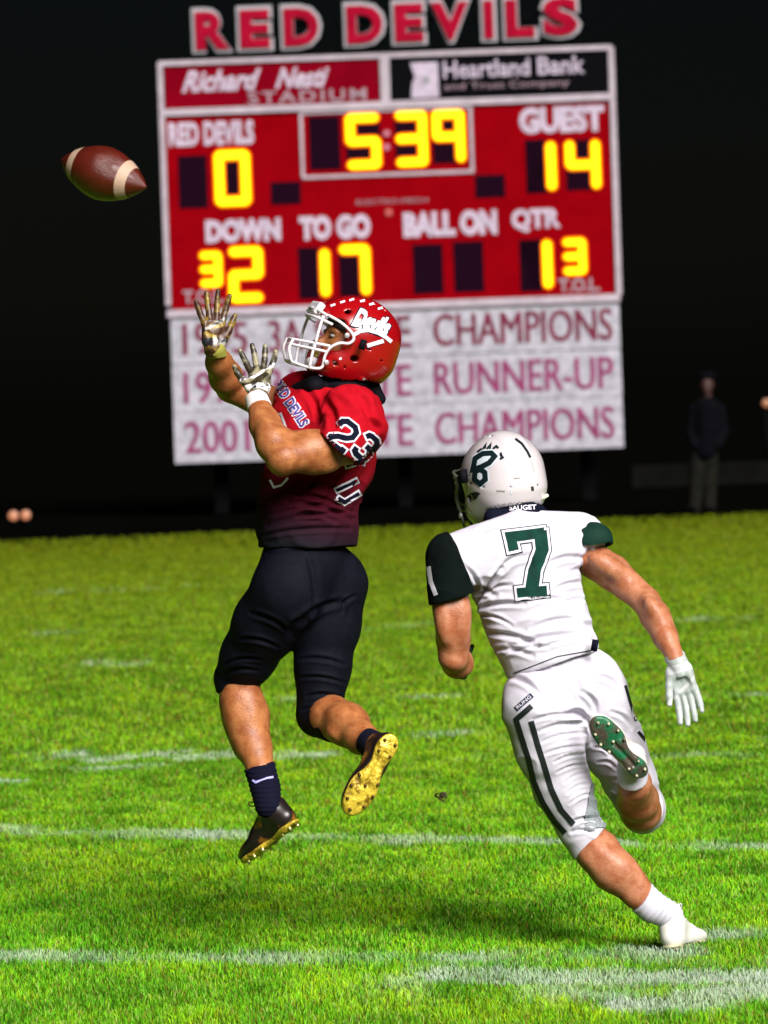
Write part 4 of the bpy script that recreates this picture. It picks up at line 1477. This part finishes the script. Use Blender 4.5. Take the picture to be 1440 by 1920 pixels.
sl = [(Cone(P(845, 1045, 13.24), P(846, 1122, 13.22), .080, .072, (sleeveL, capcut(P(868, 1060, 13.24), (.93, .1, .37)))), .004),
      (Cone(P(848, 1105, 13.22), P(850, 1150, 13.22), .060, .060), -.004)]
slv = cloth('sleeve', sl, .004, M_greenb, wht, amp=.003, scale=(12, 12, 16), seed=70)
print_on('sleeve_mark', stroke2d([(804, 1062), (808, 1090), (818, 1116)], 8), bvh_of(slv), 12.6, M_wprint, slv, .0015, 5)
sr = [(Cone(P(1093, 1016, 13.48), P(1113, 1016, 13.44), .074, .062, (capcut(P(1128, 1044, 13.43), (.30, -.15, -.94)),)), .004),
      (Cone(P(1110, 1040, 13.44), P(1150, 1065, 13.40), .064, .062), -.004)]
slr = cloth('sleeve', sr, .004, M_green, wht, amp=.003, scale=(12, 12, 16), seed=71)
# navy neck band with the small school word
V, Fc = sdf([(Cone(P(925, 970, 13.39), P(985, 962, 13.40), .030, .040), .02), (Cone(P(985, 962, 13.40), P(1003, 966, 13.46), .042, .04), .02)], .004)
col_o = mkobj('collar', V, Fc, M_navy, wht)

# pants
pw = [
    (Ell(P(1058, 1282, 13.39), (.180, .140, .125), rotd(-8)), .02),
    (Ell(P(1015, 1320, 13.33), (.112, .118, .115)), .05),
    (Ell(P(1112, 1318, 13.42), (.112, .118, .115)), .05),
]
cWL = capcut(P(1108, 1580, 13.34), (.70, -.1, -.70))
cWR = capcut(P(1202, 1515, 13.55), (-.05, -.95, .25))
pw += chain([P(1010, 1330, 13.31), P(1030, 1400, 13.32), P(1055, 1475, 13.33), P(1083, 1545, 13.35)], [.116, .106, .088, .071], .03)
pw += chain([P(1083, 1545, 13.35), P(1112, 1588, 13.34)], [.070, .072], .01, (cWL,))
pw += chain([P(1110, 1325, 13.42), P(1148, 1395, 13.48), P(1180, 1460, 13.55), P(1205, 1520, 13.63)], [.116, .100, .082, .072], .03)
pw += chain([P(1205, 1520, 13.63), P(1203, 1512, 13.54)], [.071, .071], .01, (cWR,))
wps = [(1095, 1300, 1120, 1340, 13.2, .007, .006), (1040, 1430, 1105, 1420, 13.2, .004, .004), (1045, 1450, 1105, 1440, 13.2, .004, .004), (1120, 1270, 1165, 1300, 13.2, .007, .004), (985, 1260, 1060, 1270, 13.2, .006, .004), (1150, 1340, 1190, 1375, 13.2, .006, .004), (1085, 1555, 1125, 1560, 13.2, .004, .005), (1140, 1500, 1170, 1530, 13.2, .005, .005),
       (1000, 1350, 1085, 1345, 13.2, .006, .004), (1010, 1372, 1095, 1360, 13.2, .006, .005), (1015, 1392, 1100, 1380, 13.2, .005, .004), (1020, 1415, 1105, 1405, 13.2, .005, .004),
       (1062, 1340, 1100, 1352, 13.2, .010, .012), (1100, 1352, 1116, 1400, 13.2, .009, .010), (1060, 1470, 1110, 1455, 13.2, .004, .003), (1065, 1490, 1112, 1475, 13.2, .004, .003),
       (1070, 1510, 1120, 1495, 13.2, .004, .003), (1078, 1545, 1130, 1545, 13.2, .006, .006), (1075, 1565, 1120, 1570, 13.2, .006, .006), (955, 1275, 1010, 1300, 13.2, .008, .006),
       (1120, 1410, 1150, 1425, 13.2, .005, .004), (1128, 1440, 1160, 1450, 13.2, .005, .004), (1070, 1250, 1085, 1330, 13.2, .010, .004)]
pants_w = cloth('pants', pw, .005, M_white, wht, lambda f: f.cut(P(1035, 1228, 13.37), (-.26, 0, .965)), amp=.004, scale=(10, 9, 15), seed=80, seg=wps)

# printing on jersey and pants
tj = bvh_of(jersey_w)
M_gprint = mat('green_print', (0.004, 0.042, 0.030), 0.8, spec=.1, col2=(0.003, 0.018, 0.015), nscale=25)
SEVEN = [[(.10, .68), (.13, .90), (.86, .90), (.80, .62), (.42, .07)], ]
NG = [(13, M_navy, 'number_edge'), (9, M_wprint, 'number_outline'), (0, M_gprint, 'number')]
seven_path = [(957, 1030), (953, 1006), (1018, 1001), (1014, 1040), (999, 1112)]
foot_path = [(977, 1113), (1022, 1106)]
for li, (ew, mm, nm) in enumerate(NG):
    for pi, (pth, sw) in enumerate(((seven_path[:3] + [seven_path[2]], 0), )):
        pass
    print_on(nm, stroke2d([(963, 1033), (957, 1007), (1020, 999)], 19 + ew, cap=ew / 2), tj, 12.7, mm, jersey_w, .0012 + .0012 * li, 5)
    print_on(nm, stroke2d([(1012, 996), (1016, 1030), (1002, 1070), (996, 1112)], 24 + ew, cap=ew / 2), tj, 12.7, mm, jersey_w, .0015 + .0012 * li, 5)
    print_on(nm, stroke2d([(970, 1112), (1025, 1107)], 18 + ew, cap=ew / 2), tj, 12.7, mm, jersey_w, .0018 + .0012 * li, 5)
tc = bvh_of(col_o)
print_on('lettering', text_px('SAUGET', 980, 952, 50, 9, -3, off=.03), tc, 12.7, M_wprint, col_o, .002, 5)
tp = bvh_of(pants_w)
M_pstripe = mat('black_stripe', (0.004, 0.008, 0.008), 0.6)
print_on('stripe', stroke2d([(997, 1324), (968, 1349), (979, 1385), (992, 1425), (1001, 1465), (1018, 1505), (1040, 1540), (1060, 1562)], 10.5), tp, 12.7, M_pstripe, pants_w, .0016, 5)
print_on('stripe', stroke2d([(996, 1352), (1007, 1392), (1022, 1440), (1034, 1480), (1052, 1518), (1076, 1546)], 10.5), tp, 12.7, M_pstripe, pants_w, .0018, 5)
print_on('lettering_ground', stroke2d([(967, 1330), (998, 1303)], 10), tp, 12.7, mat('stripe_navy', (.012, .016, .045), .6), pants_w, .0016, 5)
print_on('lettering', text_px('RUNG', 982.5, 1316.5, 34, 6, -41, off=.02), tp, 12.7, M_wprint, pants_w, .0028, 5)
print_on('stripe', stroke2d([(1172, 1285), (1182, 1320), (1192, 1352)], 5), tp, 12.7, M_pstripe, pants_w, .0018, 5)
print_on('stripe', stroke2d([(1196, 1372), (1216, 1395), (1230, 1430), (1236, 1462)], 6), tp, 12.7, M_pstripe, pants_w, .0018, 5)
print_on('hem_stitch', stroke2d([(962, 1263), (1045, 1231), (1122, 1217)], 2), tj, 12.7, M_pstripe, jersey_w, .0012, 5)
# grey mesh gusset behind the planted knee
gus = (np.array([[1108, 1464], [1113, 1464], [1134, 1545], [1132, 1552], [1096, 1556], [1096, 1530]], float), [(0, 1, 2, 3, 4, 5)])
print_on('mesh_gusset', gus, tp, 12.7, mat('grey_mesh', (.26, .29, .31), .7, col2=(.12, .14, .15), nscale=220), pants_w, .006, 5)
# belt end
v, f = box_vf(P(1115, 1210, 13.245), (.010, .006, .018), Matrix.Rotation(.2, 3, 'Y'))
mkobj('belt_end', v, f, M_navy, pants_w)

# helmet
M_hw = mat('white_helmet', (0.52, 0.475, 0.495), 0.25, coat=0.5, noise=0.06, nscale=14)
M_maskg = mat('grey_mask', (0.07, 0.075, 0.055), 0.4)
hel_w = helmet(HW, MW, M_hw, M_maskg, M_pad, wht, 1.045)
th = bvh_of(hel_w)
M_gd = mat('green_decal', (0.002, 0.010, 0.012), 0.6, spec=.15)
M_pale = mat('pale_decal', (.50, .56, .62), .4)
Bup = catmull([(893, 880), (896, 852), (912, 847), (927, 852), (926, 866), (908, 877)], 5, False)
Bup = [(888, 880), (892, 860), (906, 851), (922, 850), (928, 856), (918, 868), (902, 876)]
Blow = [(892, 884), (891, 899), (901, 907), (911, 899), (910, 886), (902, 880)]
print_on('decal_fill', (np.array(Bup, float), [tuple(range(len(Bup)))]), th, 12.9, M_pale, hel_w, .0019, 4)
print_on('decal_fill', (np.array(Blow, float), [tuple(range(len(Blow)))]), th, 12.9, M_pale, hel_w, .0021, 4)
print_on('decal_pale', stroke2d(Bup, 15, closed=True), th, 12.9, M_pale, hel_w, .0012, 4)
print_on('decal_pale', stroke2d(Blow, 14, closed=True), th, 12.9, M_pale, hel_w, .0014, 4)
print_on('decal', stroke2d(Bup, 9.6, closed=True), th, 12.9, M_gd, hel_w, .0026, 4)
print_on('decal', stroke2d(Blow, 9.6, closed=True), th, 12.9, M_gd, hel_w, .0030, 4)
for q in ([(896, 848), (904, 842)], [(906, 843), (912, 833), (910, 841)], [(914, 842), (921, 833), (919, 842)], [(925, 842), (931, 837), (935, 841)], [(938, 852), (943, 858), (938, 861)], [(939, 849), (941, 856)]):
    print_on('decal_mark', stroke2d(q, 4.0), th, 12.9, M_gd, hel_w, .0024, 4)
print_on('center_stripe', stroke2d([(966, 823), (978, 832), (988, 846), (994, 858)], 4.2), th, 12.9, M_gd, hel_w, .0016, 4)
print_on('center_stripe', stroke2d([(995, 860), (999, 872), (1002, 884)], 2.4), th, 12.9, mat('stripe_grey', (.45, .47, .45), .4), hel_w, .0016, 4)
print_on('warning_label', text_px('mm', 969, 897, 10, 3, -2), th, 12.9, M_gd, hel_w, .0014, 4)
print_on('warning_label', text_px('mmm', 939, 921, 15, 3, 3), th, 12.9, M_gd, hel_w, .0014, 4)
print_on('warning_label', text_px('i', 959, 917, 3, 18, 0), th, 12.9, M_pale, hel_w, .0014, 4)
print_on('screw', stroke2d([(997.5, 912), (998.5, 920)], 5), th, 12.9, M_pad, hel_w, .0014, 4)
print_on('side_vent', (np.array([[875, 931], [883, 924], [894, 922], [901, 925], [893, 936], [886, 938]], float), [(0, 1, 2, 3, 4, 5)]), th, 12.9, M_pad, hel_w, .0014, 4)
print_on('screw', stroke2d([(872.5, 946), (873.5, 953)], 5), th, 12.9, M_pad, hel_w, .0014, 4)
v, f = tube_vf([P(1012, 936, 13.42), P(1028, 928, 13.42)], [.008, .005], 8)
mkobj('strap_clip', v, f, mat('clip_yellow', (.62, .66, .45), .5), hel_w)
# black clip at the near edge of the mask: snap and strap
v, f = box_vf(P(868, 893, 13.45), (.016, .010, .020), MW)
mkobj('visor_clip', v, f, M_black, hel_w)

# hands: right hand trailing in a white glove, left hand tucked ahead of the body
M_gw = mat('glove_white', (0.54, 0.55, 0.57), 0.5, noise=.15, nscale=40)
M_gg = mat('glove_grey', (0.36, 0.40, 0.385), 0.5, noise=.25, nscale=60)
M_gk = mat('glove_seam', (0.20, 0.21, 0.24), 0.5)
hand('glove', P(1271, 1244, 13.20), (.24, .02, -1.0), (-.25, -.9, .05), True, M_gw, wht, (.06, .02, -.03, -.10), (.26, .34, .32, .26), (.97, .28, .30), 1.0,
     mats=[M_gw, M_gg, M_gw], cuff=(P(1248, 1195, 13.25) - P(1268, 1236, 13.20)).normalized() * .028)
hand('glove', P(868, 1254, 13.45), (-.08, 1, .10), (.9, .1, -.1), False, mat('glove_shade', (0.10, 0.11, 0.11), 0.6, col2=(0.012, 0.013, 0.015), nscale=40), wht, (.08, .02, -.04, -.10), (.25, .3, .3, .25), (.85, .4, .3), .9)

# socks and boots
ankW = P(1258, 1722, 13.33); ankW.z = .104
M_sw = mat('white_sock', (0.50, 0.48, 0.56), 0.85, bump=.3, bscale=400)
dS = (wLa - P(1195, 1675, 13.30)).normalized()
V, Fc = sdf(chain([P(1196, 1676, 13.30), P(1222, 1700, 13.305), ankW + Vector((-.006, 0, .005))], [.0535, .049, .045], .01, (capcut(P(1203, 1683, 13.30), -dS),)), .004)
V = V + vnormals(V, Fc) * (.0009 * np.sin((V @ np.array(dS)) * 330))[:, None]
so = mkobj('sock', V, Fc, M_sw, wht)
print_on('sock_mark', stroke2d([(1189, 1699), (1196, 1692), (1204, 1680)], 3), bvh_of(so), 12.7, M_pstripe, so, .002, 4)
dS = (wRa - P(1190, 1470, 13.32)).normalized()
V, Fc = sdf(chain([P(1187, 1462, 13.27), P(1186, 1440, 13.25), P(1186, 1418, 13.245)], [.049, .046, .042], .01, (capcut(P(1187, 1460, 13.265), -dS),)), .004)
mkobj('sock', V, Fc, M_sw, wht)

M_bw = mat('boot_white', (0.66, 0.65, 0.60), 0.4, noise=.25, nscale=18)
M_gs = mat('green_sole', (0.008, 0.11, 0.045), 0.4, col2=(0.06, 0.045, 0.035), nscale=22, sharp=(.40, .54), bump=.4, bscale=90)
M_cs = mat('cream_sole', (0.42, 0.40, 0.26), 0.4, col2=(0.05, 0.045, 0.02), nscale=30, sharp=(.50, .62))
shoe('boot', ankW, (.46, .88, -.06), (-.12, .1, 1), wht, M_bw, M_cs, M_cs, .28, lace=M_wprint)
fW = P(1120, 1340, 13.10) - P(1200, 1425, 13.16)
bo, Mb, ob = shoe('boot', P(1182, 1412, 13.24), fW, (.12, .95, .1), wht, M_bw, M_gs, M_cs, .262, lace=M_wprint)

# ================================================================== BALL
bc = P(194, 325, 11.7)
ball = empty('football', bc, 'brown leather football with two white stripes flying in the dark beside the scoreboard', 'football')
M_ball = mat('ball_leather', (0.085, 0.009, 0.004), 0.3, noise=.25, nscale=30, bump=.35, bscale=420, coat=.15)
M_bstr = mat('ball_white', (0.40, 0.27, 0.19), 0.5, bump=.3, bscale=420)
axb = (P(276, 351, 11.64) - P(112, 298, 11.76)).normalized()
MB_ = frame_m(axb, (0, .75, .5))
def ball_r(x):           # profile of the prolate ball, half length .14, radius .085
    t = min(1.0, abs(x) / .141)
    return .0745 * (max(0.0, 1 - t ** 1.75)) ** 0.86
def lathe(xs, dr, n=40, a0=0, a1=2 * math.pi):
    V, Fc = [], []
    full = abs(a1 - a0 - 2 * math.pi) < 1e-6
    m = n if full else n + 1
    for x in xs:
        r = ball_r(x) + dr
        for k in range(m):
            a = a0 + (a1 - a0) * k / n
            seam = 1 - .012 * math.exp(-((math.sin(2 * a)) / .07) ** 2)
            V.append((x, r * seam * math.cos(a), r * seam * math.sin(a)))
    for i in range(len(xs) - 1):
        for k in range(n):
            k2 = (k + 1) % m if full else k + 1
            Fc.append((i * m + k, i * m + k2, (i + 1) * m + k2, (i + 1) * m + k))
    return V, Fc
v, f = lathe([-.141 + .282 * (0.5 - 0.5 * math.cos(math.pi * i / 40)) for i in range(41)], 0)
mkobj('leather', loc2w(v, MB_, bc), f, M_ball, ball)
for s_ in (-1, 1):
    v, f = lathe([s_ * (.070 + .026 * i / 5) for i in range(6)], .0012)
    mkobj('stripe', loc2w(v, MB_, bc), f, M_bstr, ball)
lv = []
for i in range(8):
    x = -.045 + i * .0128
    r = ball_r(x) + .003
    pts = [Vector(q) for q in loc2w([(x, r * math.sin(t), r * math.cos(t)) for t in (-.16, 0, .16)], MB_, bc)]
    lv.append(tube_vf(pts, .0028, 6))
lv.append(tube_vf([Vector(q) for q in loc2w([(-.05, 0, ball_r(.05) + .004), (0, 0, ball_r(0) + .005), (.05, 0, ball_r(.05) + .004)], MB_, bc)], .003, 6))
v, f = join_vf(lv)
mkobj('lace', v, f, M_bstr, ball)

# ================================================================== DARK BACKGROUND
# man standing on the sideline, beyond the lit turf
MY = 53.2
b2 = P(1318, 966, MY); b2.z = 0
man = empty('person', b2, 'man in dark clothes and mottled drab trousers standing in the dark beyond the field edge', 'person')
M_dskin = mat('shaded_skin', (0.026, 0.005, 0.003), 0.7)  # skin, top and trousers colours darkened as if outside the floodlights
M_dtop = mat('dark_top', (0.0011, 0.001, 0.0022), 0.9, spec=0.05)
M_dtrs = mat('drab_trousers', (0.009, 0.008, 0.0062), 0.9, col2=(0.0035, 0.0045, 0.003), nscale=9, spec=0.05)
hc = P(1326, 722, MY)
MM = frame_m((-.3, -1, 0), (0, 0, 1))
mb = head_prims(hc, MM)
mb += chain([P(1326, 735, MY), P(1326, 760, MY)], [.055, .06], .02)
mb += chain([P(1326, 775, MY), P(1322, 840, MY)], [.14, .14], .03)
for sx_ in (-1, 1):
    mb += chain([P(1326 + sx_ * 24, 770, MY), P(1326 + sx_ * 30, 812, MY), P(1324 + sx_ * 20, 838, MY - .1)], [.055, .045, .032], .02)
    mb += chain([P(1320 + sx_ * 12, 845, MY), P(1318 + sx_ * 14, 905, MY), P(1316 + sx_ * 16, 958, MY)], [.09, .062, .045], .03)
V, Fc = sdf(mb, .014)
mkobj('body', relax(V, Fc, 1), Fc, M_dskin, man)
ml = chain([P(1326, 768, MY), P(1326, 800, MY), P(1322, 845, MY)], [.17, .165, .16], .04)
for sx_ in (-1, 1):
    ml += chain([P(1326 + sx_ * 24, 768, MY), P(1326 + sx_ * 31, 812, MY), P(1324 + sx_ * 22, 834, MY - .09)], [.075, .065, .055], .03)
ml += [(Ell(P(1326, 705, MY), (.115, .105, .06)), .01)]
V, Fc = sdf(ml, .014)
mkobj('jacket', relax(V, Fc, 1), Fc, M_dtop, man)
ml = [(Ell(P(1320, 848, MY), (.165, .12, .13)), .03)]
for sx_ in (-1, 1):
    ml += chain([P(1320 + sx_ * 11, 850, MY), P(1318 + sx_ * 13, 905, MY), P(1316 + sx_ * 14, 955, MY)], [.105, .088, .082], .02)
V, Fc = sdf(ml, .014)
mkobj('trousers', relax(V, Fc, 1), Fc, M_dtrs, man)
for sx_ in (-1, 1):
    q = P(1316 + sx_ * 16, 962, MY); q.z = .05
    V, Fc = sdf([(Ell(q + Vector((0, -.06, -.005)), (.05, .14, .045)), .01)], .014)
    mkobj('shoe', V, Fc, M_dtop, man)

# low dark wall behind the sideline at right
v, f = box_vf((P(1330, 900, 66).x, 66, .17), (1.2, .12, .17))
w_ = mkobj('low_wall', v, f, mat('wall_dark', (.0032, .0032, .003), .95, noise=.5, nscale=3, spec=.05), smooth=False)
tag(w_, 'low dark wall in the night behind the man on the sideline', 'wall')

# far amber lamps: two side by side on a short post at left, one at the right edge
def lamp(px, py, Y, r, col, st, label, group=None):
    c = P(px, py, Y)
    b = Vector((c.x, Y + .1, 0))
    L_ = empty('post_lamp', b, label, 'lamp', group)
    v, f = tube_vf([Vector((c.x, Y + .1, 0)), Vector((c.x, Y + .1, c.z))], .04, 8)
    mkobj('post', v, f, M_steel, L_)
    v, f = tube_vf([c + Vector((0, .12, 0)), c + Vector((0, .02, 0)), c], [r * .7, r * 1.15, r * 1.15], 20)
    mkobj('housing', v, f, M_steel, L_)
    V, Fc = sdf([(Ell((0, 0, 0), (r, r * .4, r)), .01)], r / 6)
    mkobj('lens', np.asarray(V) + np.array(c), Fc, mat('lamp_glow', (.2, .1, .06), .5, emit=col, estr=st * .5), L_)
lamp(25, 967, 57, .07, (1.0, .30, .12), .42, 'amber lamp low in the dark, left one of the close pair at far left')
lamp(48, 966, 57.3, .07, (1.0, .30, .12), .42, 'amber lamp low in the dark, right one of the close pair at far left')
lamp(1437, 756, 75, .08, (1.0, .28, .05), .18, 'single orange lamp high at the right edge of the dark')
